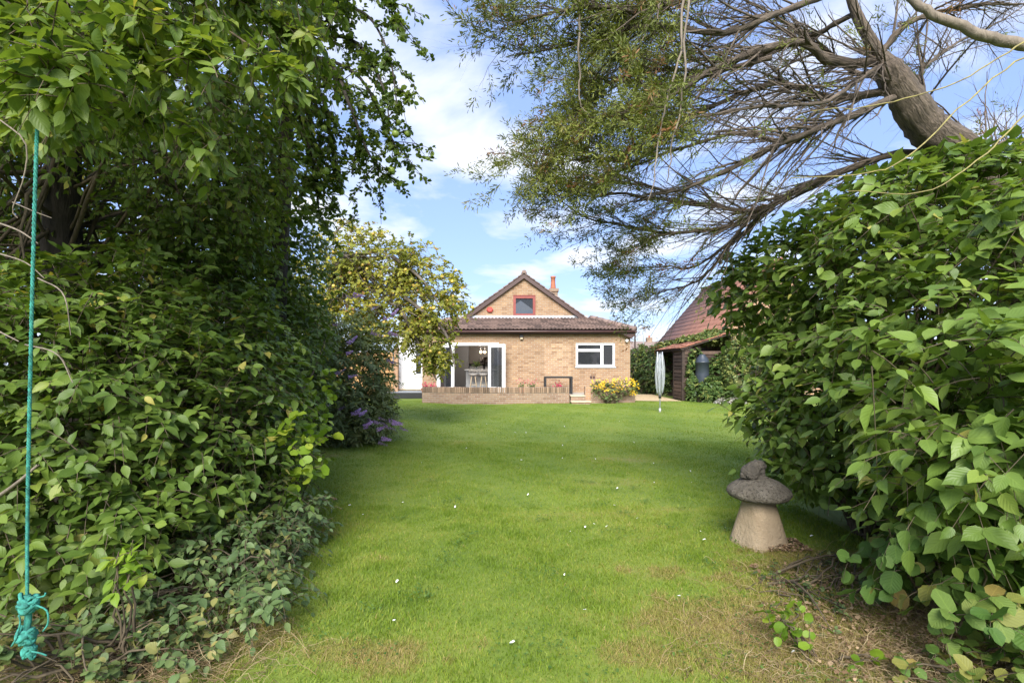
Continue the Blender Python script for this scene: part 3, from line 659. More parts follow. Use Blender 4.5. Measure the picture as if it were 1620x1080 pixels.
for i, px in enumerate((749, 765)):
    c = Vector((kp(px, 21.9), 21.9, .33)); st = empty('bar_stool', c, 'grey bar stool with pale wooden legs '+('below the pale green plant on the island' if i == 0 else 'below the black vase on the island'), 'stool', 'bar stools at the kitchen island')
    bm = bmesh.new(); lathe_bm(bm, [(.12, .60), (.19, .63), (.20, .68), (.17, .70)], 14, c); bm_obj('seat', bm, M['seat_fabric'], st, True)
    bm = bmesh.new(); tube_bm(bm, [c+Vector((.19*math.cos(t), .17*math.sin(t), .80)) for t in np.linspace(.2, 2.94, 8)], .07, 6); bm_obj('backrest', bm, M['seat_fabric'], st, True)
    for a in (.8, 2.35, 3.93, 5.5):
        tube('leg', [c+Vector((.10*math.cos(a), .10*math.sin(a), .61)), c+Vector((.21*math.cos(a), .21*math.sin(a), .001))], [.018, .012], M['pale_wood'], st, 6)
    bm = bmesh.new(); tube_bm(bm, [c+Vector((.175*math.cos(a), .175*math.sin(a), .22)) for a in np.linspace(0, 6.28, 13)], .008, 5); bm_obj('foot_ring', bm, M['pale_wood'], st, True)
for px in (760.5, 767):
    Y = 22.7; c = Vector((kp(px, Y), Y, EYE+(HZ-557)/F*Y)); pd = empty('pendant_lamp', c, 'lit globe pendant lamp hanging over the kitchen island', 'lamp', 'pendant lamps over the island')
    bm = bmesh.new(); bmesh.ops.create_uvsphere(bm, u_segments=12, v_segments=8, radius=.06, matrix=Matrix.Translation(c)); bm_obj('bulb', bm, M['bulb'], pd, True)
    tube('cable', [c+Vector((0, 0, .05)), (c.x, c.y, 2.495)], .006, M['black_metal'], pd, 5)
    lt = bpy.data.lights.new('pendant_light', 'POINT'); lt.energy = 17; lt.color = (1, .88, .74); lt.shadow_soft_size = .07; lo = bpy.data.objects.new('pendant_light', lt); C.objects.link(lo); lo.location = c+Vector((0, 0, .12))
rk = np.random.default_rng(12)
def pot_plant(name, label, c, hpot, rpot, mat_pot, mat_leaf, n, spread, size, cat='plant', group=None, tpl=SMALLROUND, up=.9):
    c = Vector(c); pl = empty(name, c, label, cat, group)
    bm = bmesh.new(); lathe_bm(bm, [(rpot*.7, 0), (rpot, hpot*.6), (rpot*.85, hpot), (rpot*.6, hpot-.01)], 12, c); bm_obj('pot', bm, mat_pot, pl, True)
    lv = Leaves(); d = nrm(rk.normal(size=(n, 3))*[1, 1, .7]+[0, 0, up]); p = np.array(c)+[0, 0, hpot]+d*rk.uniform(.15, 1, (n, 1))*spread
    lv.add(p, nrm(d+rk.normal(size=(n, 3))*.5), rk.normal(size=(n, 3))+[0, 0, 1], rk.uniform(size*.7, size*1.2, n), rk.random(n), len(tpl), rk)
    wd = Acc(); q = np.linspace(0, 1, 4)[None, :, None]; b0 = np.tile(np.array(c)+[0, 0, hpot-.02], (min(n, 25), 1)); wd.tubes(b0[:, None]*(1-q)+p[:len(b0), None]*q, np.full((len(b0), 4), .003), 3)
    link('stem', wd.mesh('stem'), pl, M['twig']); emit_leaves(lv, tpl, mat_leaf, pl, single=0); return pl
pot_plant('vase_plant', 'dark leafy sprays in a black vase on the kitchen island', (kp(766, 22.5), 22.5, 1.201), .22, .06, M['black_metal'], M['shed_wood'], 60, .26, .11, up=1.6)
pot_plant('vase_plant', 'pale green leafy plant in small vase on the kitchen island', (kp(754, 22.5), 22.5, 1.201), .12, .07, M['interior_pale'], M['leaf_bramble'], 60, .2, .09)
pot_plant('windowsill_plant', 'dark green potted plant inside the white kitchen window', (FX(961), 20.95, 1.2), .16, .09, M['interior_pale'], M['leaf_ivy'], 60, .42, .12, up=1.3)
box('side_table', FX(952), FX(970), 20.8, 21.1, .34, 1.195, M['interior_pale'], None); tag(bpy.data.objects['side_table'], 'pale cabinet under the white kitchen window inside', 'cabinet')
for px, ww in ((918, .12), (946, .1)):
    bm = bmesh.new(); lathe_bm(bm, [(ww*.6, 0), (ww*.62, .12), (ww*.5, .16), (ww*.35, .17)], 10, (FX(px), YF+.18, win[2]+.0)); o = bm_obj('jar', bm, M['white_render'], None, True); tag(o, 'small pale jar on the inner windowsill '+('at the house door end' if px < 930 else 'beside the window mullion'), 'jar', 'jars on the kitchen windowsill')
# ------------------------------------------------------------------ patio, planter walls, steps
bm = bmesh.new(); bx(bm, -3.27, 2.08, 19.09, YF-.004, -.05, .30); bx(bm, 2.08, 2.70, 18.96, YF-.004, -.05, .30); bx(bm, 2.70, 4.45, 19.36, YF-.004, -.05, .30); o = bm_obj('patio', bm, M['patio_slab']); o['kind'] = 'structure'
def planter(name, label, xa, xb, ya, ymid, yb, h0, n, z1):
    pw = empty(name, ((xa+xb)/2, ya, 0), label, 'wall'); bm = bmesh.new(); m = 24; prev = None
    def yy(x): t = (x-xa)/(xb-xa); return ya*(1-t)+yb*t+(ymid-(ya+yb)/2)*math.sin(math.pi*t)
    for i in range(m+1):
        x = xa+(xb-xa)*i/m; y = yy(x); c = [bm.verts.new((x, y, -.05)), bm.verts.new((x, y+.22, -.05)), bm.verts.new((x, y+.22, h0)), bm.verts.new((x, y, h0))]
        if prev:
            for j in range(4): bm.faces.new((prev[j], c[j], c[(j+1) % 4], prev[(j+1) % 4]))
        else: bm.faces.new(c)
        prev = c
    bm.faces.new(prev[::-1]); bm_obj('wall', bm, M['wall_brick'], pw)
    n = int((xb-xa)/.075); me = None
    for i in range(n):
        x = xa+.0375+i*(xb-xa-.075)/(n-1)
        if me is None:
            bm = bmesh.new(); bx(bm, -.032, .032, -.012, .23, 0, z1-h0); bmesh.ops.bevel(bm, geom=list(bm.edges), offset=.006, segments=1, affect='EDGES'); me = bpy.data.meshes.new('coping_brick'); bm.to_mesh(me); bm.free(); me.materials.append(M['coping_brick'])
        o = link('coping_brick', me, pw); o.location = (x, yy(x)+random.uniform(-.006, .006), h0+.003+random.uniform(-.004, .006)); o.rotation_euler = (random.uniform(-.02, .02), random.uniform(-.02, .02), random.uniform(-.02, .02))
    bm = bmesh.new(); bx(bm, xa+.01, xb-.01, yy(xa)+.02, yy(xa)+.20, h0-.02, h0+.0); bm.free()
    return yy
yw = planter('planter_wall', 'long low curved brick garden wall with soldier coping in front of the garden door', (667-810)/F*18.75, (901-810)/F*18.6, 18.85, 18.35, 18.65, .385, 75, .592)
yw2 = planter('planter_wall', 'short low brick garden wall behind the yellow flowers', (934-810)/F*18.9, (1003.5-810)/F*19.2, 18.85, 18.95, 19.1, .37, 22, .575)
box('pier', (925-810)/F*18.9, (934-810)/F*18.9-.004, 18.8, 19.05, -.05, .60, M['pier_brick'], bpy.data.objects['planter_wall.001'])
stp = empty('garden_steps', (2.35, 18.5, 0), 'two pale stone steps rising from lawn through gap in the wall', 'steps')
box('tread', 2.12, 2.84, 18.33, 18.75, .06, .11, M['stone_slab'], stp, .008); box('riser', 2.14, 2.66, 18.58, 18.80, .11, .25, M['wall_brick'], stp); box('tread', 2.12, 2.66, 18.55, 18.95, .252, .305, M['stone_slab'], stp, .008); box('riser', 2.14, 2.80, 18.36, 18.8, -.05, .058, M['wall_brick'], stp)
# black square frame stand on the patio
fr = empty('metal_frame_stand', (1.75, 19.6, .3), 'black square-section metal frame stand on the patio against brick wall', 'stand')
x0, x1 = (861-810)/F*19.5, (906-810)/F*19.3
for x in (x0, x1-.07):
    for y in (19.3, 19.75): box('post', x, x+.07, y, y+.07, .301, .90, M['black_metal'], fr)
box('top', x0, x1, 19.3, 19.82, .902, .965, M['black_metal'], fr); box('shelf', x0+.071, x1-.071, 19.32, 19.8, .36, .39, M['black_metal'], fr)
pot_plant('potted_geranium', 'terracotta pot of red flowers on the black frame shelf', (x0+.55, 19.55, .392), .16, .11, M['terracotta'], M['flower_pink'], 60, .22, .06)
for px, l in ((672, 'pink flowers in pot on left end of the long brick wall'), (684, 'crimson flowers in pot behind the long brick wall beside the door'), (826, 'straggly pink flowers in pot behind middle of long brick wall'), (842, 'low pink flowering pot plant near the black frame stand')):
    pot_plant('patio_pot', l, ((px-810)/F*19.3, 19.3, .302), .24, .13, M['terracotta'], M['flower_pink'] if px < 700 else M['leaf_bramble'], 70, .2, .055)
    if px > 700:
        lv = Leaves(); n = 26; p = np.array([(px-810)/F*19.3, 19.3, .78])+rk.normal(size=(n, 3))*[.12, .08, .06]; lv.add(p, rk.normal(size=(n, 3)), rk.normal(size=(n, 3)), .045, rk.random(n), 2, rk)
        a = Acc(); bake(a, SMALLROUND, *lv.arrays()); link('blossom', a.mesh('blossom'), [q for q in bpy.data.objects if q.name.startswith('patio_pot')][-1], M['flower_pink'])['kind'] = 'stuff'
# ------------------------------------------------------------------ white annexe, deck, fence on the left
an = empty('white_extension', (-4.6, 23, 0), 'white rendered side extension with small window left of the brick house', 'extension')
axl = (629-810)/F*23; aw = ((655.5-810)/F*23, (668.5-810)/F*23, EYE-(594-HZ)/F*23, EYE-(548-HZ)/F*23)
bm = bmesh.new(); bx(bm, axl, aw[0], 23, 23.2, .0, 2.75); bx(bm, aw[0], aw[1], 23, 23.2, 0, aw[2]); bx(bm, aw[0], aw[1], 23, 23.2, aw[3], 2.75); bx(bm, aw[1], XL, 23, 23.2, 0, 2.75); bx(bm, axl, axl+.2, 23.2, 27, 0, 2.75)
bm_obj('wall', bm, M['white_render'], an); box('roof', axl-.15, XL-.01, 22.85, 27, 2.752, 2.9, M['brown_fascia'], an)
w = bm_obj('window', frame_bm(*aw, 23.02, 23.08, .07), M['white_upvc'], an); box('pane', aw[0]+.07, aw[1]-.07, 23.04, 23.05, aw[2]+.07, aw[3]-.07, M['glass'], w); box('sill', aw[0]-.04, aw[1]+.04, 22.94, 23.0, aw[2]-.05, aw[2]-.001, M['white_upvc'], w)
box('threshold', axl-.02, XL-.02, 22.8, 22.99, .28, .33, M['pale_wood'], an)
dk = empty('deck', (-4.6, 22, 0), 'low grey timber deck in front of the white extension', 'deck')
for i in range(10): box('board', axl-.5, XL-.02, 21.35+i*.145, 21.35+i*.145+.138, .215, .245, M['deck_grey'], dk, .004)
box('fascia_board', axl-.5, XL-.02, 21.32, 21.347, .0, .24, M['black_metal'], dk)
fn = empty('timber_fence', (-6, 22.2, 0), 'orange timber board fence beside the white extension', 'fence')
for i in range(26): box('board', -8.5+i*.128, -8.5+i*.128+.122, 22.2, 22.215+.01*(i % 2), .1, 1.95, M['fence_wood'], fn)
for z in (.35, 1.05, 1.75): box('rail', -8.55, -5.12, 22.13, 22.197, z, z+.07, M['fence_wood'], fn)
o = box('brick_pier', -5.22+.06, -5.0+.02, 22.3, 22.55, 0, 2.2, M['pier_brick']); tag(o, 'narrow brick pier between timber fence and white extension', 'pier')
# ------------------------------------------------------------------ far things on the right
nb = empty('neighbour_house', (13.5, 28, 0), 'neighbouring house with steep red brown tiled roof above the ivy', 'house')
ex, ez, rx = 9.5, 2.85, 12.4; tp = 1.16; rzz = ez+(rx-ex)*tp; y0n, y1n = 23.6, 33.3
bm = bmesh.new(); bx(bm, ex+.3, 2*rx-ex-.3, y0n+.3, y1n-.3, 0, ez+.1)
for y in (y0n+.3, y1n-.3):
    bm.faces.new([bm.verts.new((ex+.3, y, ez+.1)), bm.verts.new((2*rx-ex-.3, y, ez+.1)), bm.verts.new((rx, y, rzz-.2))])
bm_obj('wall', bm, M['pier_brick'], nb)
nc = 13
for i in range(nc):
    for s in (-1, 1):
        t0, t1 = i/nc, (i+1.12)/nc; xa = ex+(rx-ex)*t0; xb = ex+(rx-ex)*min(t1, 1); za = ez+(rx-ex)*tp*t0+.045; zb2 = ez+(rx-ex)*tp*min(t1, 1)
        if s == 1: xa, xb = 2*rx-xa, 2*rx-xb
        V = [(xa, y0n, za), (xa, y1n, za), (xb, y1n, zb2), (xb, y0n, zb2), (xa, y0n, za-.04), (xa, y1n, za-.04), (xb, y1n, zb2-.04), (xb, y0n, zb2-.04)]
        T = [(0, 1, 2), (0, 2, 3), (0, 4, 5), (0, 5, 1), (1, 5, 6), (1, 6, 2), (0, 3, 7), (0, 7, 4)]
        link('tile_course', np_mesh('tile_course', V, T), nb, M['red_tile'])
tube('ridge', [(rx, y0n, rzz+.02), (rx, y1n, rzz+.02)], .13, M['red_tile'], nb, 8)
fh = empty('distant_house', (14, 62, 0), 'distant bungalow roof with chimney beyond the ivy hedge', 'house')
bm = bmesh.new(); X0, X1 = (1000-810)/F*62, (1075-810)/F*62
pts = [(X0, 62, 2.9), (X1, 62, 2.9), (X1, 66, EYE+(HZ-540)/F*66), (X0, 66, EYE+(HZ-540)/F*66), (X1, 70, 2.9), (X0, 70, 2.9)]
v = [bm.verts.new(p) for p in pts]; bm.faces.new((v[0], v[1], v[2], v[3])); bm.faces.new((v[3], v[2], v[4], v[5])); bm.faces.new((v[0], v[3], v[5])); bm.faces.new((v[1], v[4], v[2])); bm_obj('roof', bm, M['far_roof'], fh)
box('wall', X0+.3, X1-.3, 62.4, 69.6, 0, 3.0, M['far_wall'], fh); cxx = (1027-810)/F*66
box('chimney', cxx-.35, cxx+.35, 65.7, 66.4, 3.5, EYE+(HZ-534)/F*66, M['wall_brick'], fh); bm = bmesh.new(); lathe_bm(bm, [(.13, 0), (.1, .3)], 8, (cxx, 66, EYE+(HZ-534)/F*66)); bm_obj('chimney_pot', bm, M['terracotta'], fh)
ls = empty('street_lamp', ((1018-810)/F*58, 58, 0), 'grey street lamp on tall post beyond the hedge', 'street lamp'); lx = (1018-810)/F*58; lz = EYE+(HZ-518)/F*58
tube('post', [(lx, 58, 0), (lx, 58, lz-.1), (lx+.06, 58, lz), (lx+.25, 58, lz+.04)], [.09, .06, .05, .05], M['galv'], ls, 8); box('lamp_head', lx+.2, lx+.75, 57.9, 58.1, lz, lz+.12, M['galv'], ls, .02)
ap = empty('utility_pole', ((1004.5-810)/F*45, 45, 0), 'thin dark pole rising behind the corner of the brick house', 'pole'); tube('pole', [((1004.5-810)/F*45, 45, 0), ((1004.5-810)/F*45, 45, EYE+(HZ-512)/F*45)], [.09, .06], M['shed_wood'], ap, 8)
# shed
sh = empty('timber_shed', (7.3, 21.4, 0), 'old dark timber open-fronted shed with clay tiled roof covered by ivy', 'shed')
xf = 6.6; ya, yb = 19.85, 23.1
for y in (ya, 20.9, yb-.1): box('post', xf, xf+.1, y, y+.1, 0, 1.97, M['shed_wood'], sh)
for i in range(13): box('weatherboard', xf+.012-.02*(i % 2)*.3, xf+.035, ya+.101, 20.899, .05+i*.147, .05+i*.147+.122, M['shed_board'], sh)
for i in range(13): box('weatherboard', xf+.101, 8.5, ya+.02, ya+.045, .05+i*.147, .05+i*.147+.122, M['shed_board'], sh)
box('back_wall', 8.5, 8.55, ya, yb, 0, 2.5, M['shed_wood'], sh); box('end_wall', xf+.1, 8.5, yb-.05, yb, 0, 2.0, M['shed_wood'], sh)
box('fascia', xf-.06, xf-.03, ya-.12, yb+.1, 1.94, 2.03, M['shed_wood'], sh)
bm = bmesh.new(); vs = [(xf-.1, ya-.15, 2.03), (xf-.1, yb+.15, 2.03), (8.6, yb+.15, 2.68), (8.6, ya-.15, 2.68)]
v = [bm.verts.new(p) for p in vs]+[bm.verts.new((p[0], p[1], p[2]-.05)) for p in vs]
for f in ((0, 1, 2, 3), (7, 6, 5, 4), (0, 4, 5, 1), (1, 5, 6, 2), (2, 6, 7, 3), (3, 7, 4, 0)): bm.faces.new([v[i] for i in f])
bm_obj('roof_deck', bm, M['shed_wood'], sh)
me = None
for r in range(8):
    for c_ in range(16):
        if me is None:
            bm = bmesh.new(); bx(bm, 0, .30, 0, .205, 0, .022); me = bpy.data.meshes.new('tile'); bm.to_mesh(me); bm.free(); me.materials.append(M['clay_tile'])
        x = xf-.15+r*.265; o = link('tile', me, sh); o.location = (x, ya-.18+c_*.222+random.uniform(-.008, .008), 2.045+(x-xf+.1)*.31+.012+random.uniform(0, .012)); o.rotation_euler = (random.uniform(-.03, .03), -.25+random.uniform(-.03, .03), random.uniform(-.03, .03))
bm = bmesh.new(); Y = 19.5; lathe_bm(bm, [(.20, .0), (.24, .3), (.25, .8), (.245, 1.22), (.26, 1.225), (.26, 1.28), (.24, 1.29), (.20, 1.42), (.12, 1.50), (.115, 1.55), (.02, 1.56)], 20, ((1111-810)/F*Y, Y, .25)); o = bm_obj('water_butt', bm, M['butt_blue'], None, True); tag(o, 'dark blue plastic water butt half buried in ivy beside the shed', 'water butt')
box('stand', (1111-810)/F*Y-.25, (1111-810)/F*Y+.25, Y-.25, Y+.25, 0, .248, M['shed_wood'], o)
pth = np.array([(4.6, 19.9, .012), (6.55, 19.6, .012), (6.55, 24, .012), (5.2, 24, .012), (5.0, 20.6, .012)]); o = link('path', np_mesh('path', pth, [(0, 1, 2), (0, 2, 3), (0, 3, 4)]), None, M['sand']); o['kind'] = 'structure'
# rotary airer
Y = 15.25; ax = (1044-810)/F*Y; ra = empty('rotary_airer', (ax, Y, 0), 'folded grey rotary washing line standing on the lawn', 'washing line')
tube('pole', [(ax, Y, 0), (ax, Y, 1.74)], .022, M['galv'], ra, 10); tube('ground_socket', [(ax, Y, -.02), (ax, Y, .12)], .032, M['galv'], ra, 10); tube('collar', [(ax, Y, .42), (ax, Y, .53)], .042, M['black_metal'], ra, 10)
for i in range(4):
    a = i*math.pi/2+.5; tube('arm', [(ax+.05*math.cos(a), Y+.05*math.sin(a), .5), (ax+.085*math.cos(a), Y+.085*math.sin(a), 1.1), (ax+.10*math.cos(a), Y+.10*math.sin(a), 1.80)], .013, M['galv'], ra, 6)
acc = Acc(); rr = np.random.default_rng(5)
for i in range(46):
    a = rr.uniform(0, 6.28); m = rr.uniform(.6, 1.0)
    z = np.linspace(rr.uniform(.55, .75), rr.uniform(1.55, 1.80), 9); t = np.linspace(0, 1, 9); rad = .05+.095*m*np.sin(np.pi*(.12+t*.78))**.8
    aa = a+t*rr.uniform(-.5, .5); acc.tubes(np.stack([ax+rad*np.cos(aa), Y+rad*np.sin(aa), z], 1)[None], np.full((1, 9), .0045), 4)
link('line', acc.mesh('line'), ra, M['line_grey'])
# staddle stone with animal
sx, sy = 1.985, 4.12; ss = empty('staddle_stone', (sx, sy, 0), 'mushroom-shaped stone with tapering pale post and round grey cap on the lawn', 'staddle stone')
def sq(rad, z, k=32, e=5, rot=.35, jit=.0):
    pts = []
    for j in range(k):
        t = 2*math.pi*j/k; c_, s_ = math.cos(t), math.sin(t); r = rad/((abs(c_)**e+abs(s_)**e)**(1/e)); x, y = r*c_, r*s_
        pts.append((sx+x*math.cos(rot)-y*math.sin(rot), sy+x*math.sin(rot)+y*math.cos(rot), z+random.uniform(-jit, jit)))
    return pts
bm = bmesh.new(); rings = [[bm.verts.new(p) for p in sq(r, z, e=e, jit=j)] for r, z, e, j in ((.178, -.02, 5, 0), (.172, .03, 5, .006), (.158, .10, 4.5, 0), (.137, .2, 4, 0), (.115, .3, 3.5, 0), (.104, .355, 3, 0), (.10, .375, 3, 0))]
for a, b_ in zip(rings, rings[1:]):
    for j in range(32): bm.faces.new((a[j], a[(j+1) % 32], b_[(j+1) % 32], b_[j]))
bm.faces.new(rings[-1]); bm_obj('post', bm, M['staddle_post'], ss, True)
bm = bmesh.new(); rnn = random.Random(4); lathe_bm(bm, [(.09, .362), (.19, .368), (.225, .385), (.243, .412), (.237, .44), (.20, .475), (.15, .508), (.10, .528), (.04, .536)], 40, (sx, sy, 0), .012, rnn); o = bm_obj('cap', bm, M['staddle_cap'], ss, True)
# stone animal: hunched back, lowered head to the right, ears, paws, tail
def sculpt(parts, name, mat, parent, vox=.008):
    bm = bmesh.new()
    for c_, r, rot in parts:
        m = Matrix.Translation(c_) @ Matrix.Rotation(rot, 4, 'Y') @ Matrix.Diagonal((*r, 1)); bmesh.ops.create_uvsphere(bm, u_segments=20, v_segments=14, radius=1, matrix=m)
    me = bpy.data.meshes.new(name); bm.to_mesh(me); bm.free(); o = link(name, me, parent, mat); o.matrix_world
    md = o.modifiers.new('Remesh', 'REMESH'); md.mode = 'VOXEL'; md.voxel_size = vox; md.use_smooth_shade = True
    md = o.modifiers.new('Smooth', 'SMOOTH'); md.iterations = 4; md.factor = .5
    return o
ox, oy, oz = sx-.045, sy-.0, .527
V3 = lambda x, z, y=0: Vector((ox+x, oy+y, oz+z))
an_ = sculpt([(V3(-.02, .058), (.080, .066, .062), -.15), (V3(.005, .085), (.062, .055, .056), -.3), (V3(.052, .104), (.046, .042, .044), -.2), (V3(.086, .098), (.024, .026, .024), .3), (V3(.062, .05), (.030, .048, .050), 0),
              (V3(.030, .143, .028), (.012, .008, .012), .2), (V3(.030, .143, -.028), (.012, .008, .012), .2), (V3(.085, .012, -.028), (.030, .016, .014), 0), (V3(.085, .012, .028), (.030, .016, .014), 0), (V3(-.03, .033, -.055), (.048, .022, .036), 0), (V3(-.03, .033, .055), (.048, .022, .036), 0), (V3(-.092, .026, -.01), (.022, .018, .024), 0), (V3(0, .006), (.098, .06, .012), 0)],
             'stone_animal', M['animal_stone'], None); tag(an_, 'weathered dark stone crouching animal ornament on top of the mushroom stone', 'ornament')
# feathers on the lawn
fp = [(553, 803), (574, 818), (802, 832), (902, 845), (926, 838), (940, 832), (960, 837), (972, 803), (976, 775), (1035, 766), (1092, 748), (1130, 748), (1108, 845), (1114, 858), (1148, 839), (1284, 852), (1074, 948), (925, 970), (893, 914), (624, 988), (810, 1022), (540, 705), (815, 686), (890, 706), (738, 711), (825, 730), (942, 728), (890, 727), (1003, 702), (1054, 698), (1034, 735), (832, 640+46), (720, 805), (637, 798), (667, 734), (1008, 823), (1238, 790), (1255, 1038), (1110, 695), (980, 668), (770, 672), (893, 676), (1094, 766), (628, 925), (835, 785)]
fm = []
for q in range(3):
    V = []; T = []; rq = random.Random(q)
    for i in range(7):
        t = i/6; w = .30*math.sin(math.pi*min(1, .12+t*.85))**.7*(1+rq.uniform(-.15, .15)); z = .12+.25*math.sin(t*2.4+q); V += [(t-.5, -w, z+.10*w), (t-.5, 0, z+.10), (t-.5, w, z+.1*w-.04)]
    for i in range(6):
        for j in (0, 1): a = i*3+j; T += [(a, a+3, a+4), (a, a+4, a+1)]
    me = np_mesh('feather', V, T, None, None, True); me.materials.append(M['feather']); fm.append(me)
for i, (px, py) in enumerate(fp):
    x, y = G(px, py); o = link('feather', fm[i % 3]); s = random.uniform(.016, .030)*(1+.04*max(0, y-4)); o.scale = (s, s*.9, s); o.location = (x, y, .022); o.rotation_euler = (random.uniform(-.3, .3), random.uniform(-.3, .3), random.uniform(0, 6.3)); tag(o, 'small white feather lying on the lawn', 'feather', 'white feathers scattered on the lawn')
# ------------------------------------------------------------------ vegetation
def wood_obj(acc, name, mat, parent): return link(name, acc.mesh(name, True), parent, mat)
def ground_base(x, y, r, n, rng): a = rng.uniform(0, 6.28, n); q = rng.uniform(0, r, n); return np.stack([x+q*np.cos(a), y+q*np.sin(a), np.full(n, -.03)], 1)
def trunk_path(wood, pts, r0, r1, n=24, k=14, rough=.06, rng=None, knee=None):
    p = spline(pts, n)[None]; r = np.linspace(r0, r1, n)[None]
    if knee: r = np.interp(np.linspace(0, 1, n), *zip(*knee))[None]
    if rng is not None: r = r*(1+rough*rng.normal(size=(1, n)))
    an = np.arange(k)*2*np.pi/k; ln = np.linspace(0, 1, n)*14; rd = 1+.035*np.sin(5*an[None]+1.5*np.sin(ln[:, None]*.9))+.03*np.sin(9*an[None]+2*np.sin(ln[:, None]*1.7)+1)+.02*np.sin(3*an[None]-ln[:, None]*2.3)
    wood.tubes(p, r, k, ridge=rd[None]); return p[0]
def bush(name, label, cat, blobs, ns, seed, tpl, mat, L, K, leaf, base, nstem, wmat='twig', mean=.45, sd=.2, up=.3, droop=.4, depth=.3, single=300, minpx=10, wr=.0025, stem_r=.01, rough=.16, gap=-9, opposite=True, zmin=.05, jitter=.5, nup=.8, group=None, spread=.9, r1=.003):
    rng = np.random.default_rng(seed); e = empty(name, (base[0], base[1], 0), label, cat, group); lv = Leaves(); wd = Acc()
    p, n = blob_points(blobs, ns, rng, depth, rough, seed, gap, zmin=zmin)
    shoots(p, n, rng, L, K, leaf, up, droop, spread=spread, lv=lv, wood=wd, rnd=np.clip(rng.normal(mean, sd, len(p)), 0, 1), nv=len(tpl), wr=wr, opposite=opposite, jitter=jitter, nup=nup)
    stems(wd, ground_base(base[0], base[1], base[2], 10, rng), p[rng.integers(0, len(p), nstem)], rng, stem_r, r1)
    wood_obj(wd, 'stem', M[wmat], e); emit_leaves(lv, tpl, M[mat], e, single=single, minpx=minpx); return e, p, n, rng
# ---- left: shrub with large oval leaves filling the lower left
rng = np.random.default_rng(21)
sb = empty('dogwood_shrub', (-2.7, 4.0, 0), 'dense shrub of oval green leaves behind the hanging turquoise rope', 'shrub')
blobs = [(-2.75, 3.55, 1.0, 1.1, 1.0, 1.0, 1.3), (-2.5, 4.3, 1.0, .75, .8, 1.15, 1.1), (-3.1, 5.0, 1.6, .85, .9, 1.6, 1.1), (-2.55, 3.0, .55, .8, .5, .6, .9), (-3.3, 6.2, 1.4, 1.1, 1.0, 1.7), (-2.2, 3.6, .55, .6, .6, .6, .8), (-3.0, 3.7, 1.85, .75, .6, .5, .8), (-3.2, 3.0, 1.5, .7, .5, .6, .8)]
lv = Leaves(); wd = Acc()
p, n = blob_points(blobs, 3300, rng, .22, .16, 1)
shoots(p, n, rng, (.22, .46), 9, (.06, .105), .3, .4, lv=lv, wood=wd, rnd=np.clip(rng.normal(.42, .2, len(p)), 0, 1))
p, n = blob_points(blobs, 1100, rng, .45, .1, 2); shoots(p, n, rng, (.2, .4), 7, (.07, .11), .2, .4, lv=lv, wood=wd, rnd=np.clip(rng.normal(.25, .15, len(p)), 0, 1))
stems(wd, ground_base(-2.7, 4.2, .5, 14, rng), p[rng.integers(0, len(p), 120)], rng, .016, .004)
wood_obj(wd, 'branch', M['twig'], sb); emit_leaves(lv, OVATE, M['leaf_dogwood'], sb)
# ---- left: tree above it, dark trunk, crown overhanging to the camera
rng = np.random.default_rng(22)
ct = empty('cherry_tree', (-3.55, 4.3, 0), 'leafy tree with dark shaded trunk standing over the oval-leaved shrub', 'tree')
tw_ = Acc(); tp_ = trunk_path(tw_, [(-3.95, 4.6, -.1), (-3.9, 4.6, 1.2), (-4.0, 4.55, 2.4), (-3.8, 4.4, 3.6), (-3.4, 4.3, 5.2)], .19, .08, rng=rng)
crown = [(-3.1, 3.6, 4.2, 1.8, 1.5, 1.15, 1.0), (-2.85, 4.9, 4.0, 1.0, 1.1, 1.5, 1.1), (-3.25, 5.3, 2.9, .9, .8, 1.5, 1.1), (-4.2, 5.4, 2.8, 1.7, 1.0, 2.6, .9), (-2.2, 3.2, 4.4, .9, 1.0, .75, 1.0), (-3.2, 2.9, 3.6, .9, .7, .75, .9), (-4.6, 3.4, 1.9, 1.1, .8, 1.9, .9), (-3.9, 7.2, 3.2, 1.6, 1.0, 2.6, .7)]
lv = Leaves(); wd = Acc()
p, n = blob_points(crown, 3500, rng, .2, .18, 7, zmin=.3)
shoots(p, n, rng, (.24, .5), 10, (.058, .10), .05, .55, lv=lv, wood=wd, rnd=np.clip(rng.normal(.42, .2, len(p)), 0, 1))
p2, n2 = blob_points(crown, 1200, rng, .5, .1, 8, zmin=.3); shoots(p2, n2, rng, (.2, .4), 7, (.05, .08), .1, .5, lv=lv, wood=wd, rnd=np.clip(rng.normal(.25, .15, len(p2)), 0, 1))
stems(wd, tp_[10:], p2[rng.integers(0, len(p2), 110)], rng, .022, .005, sag=.2)
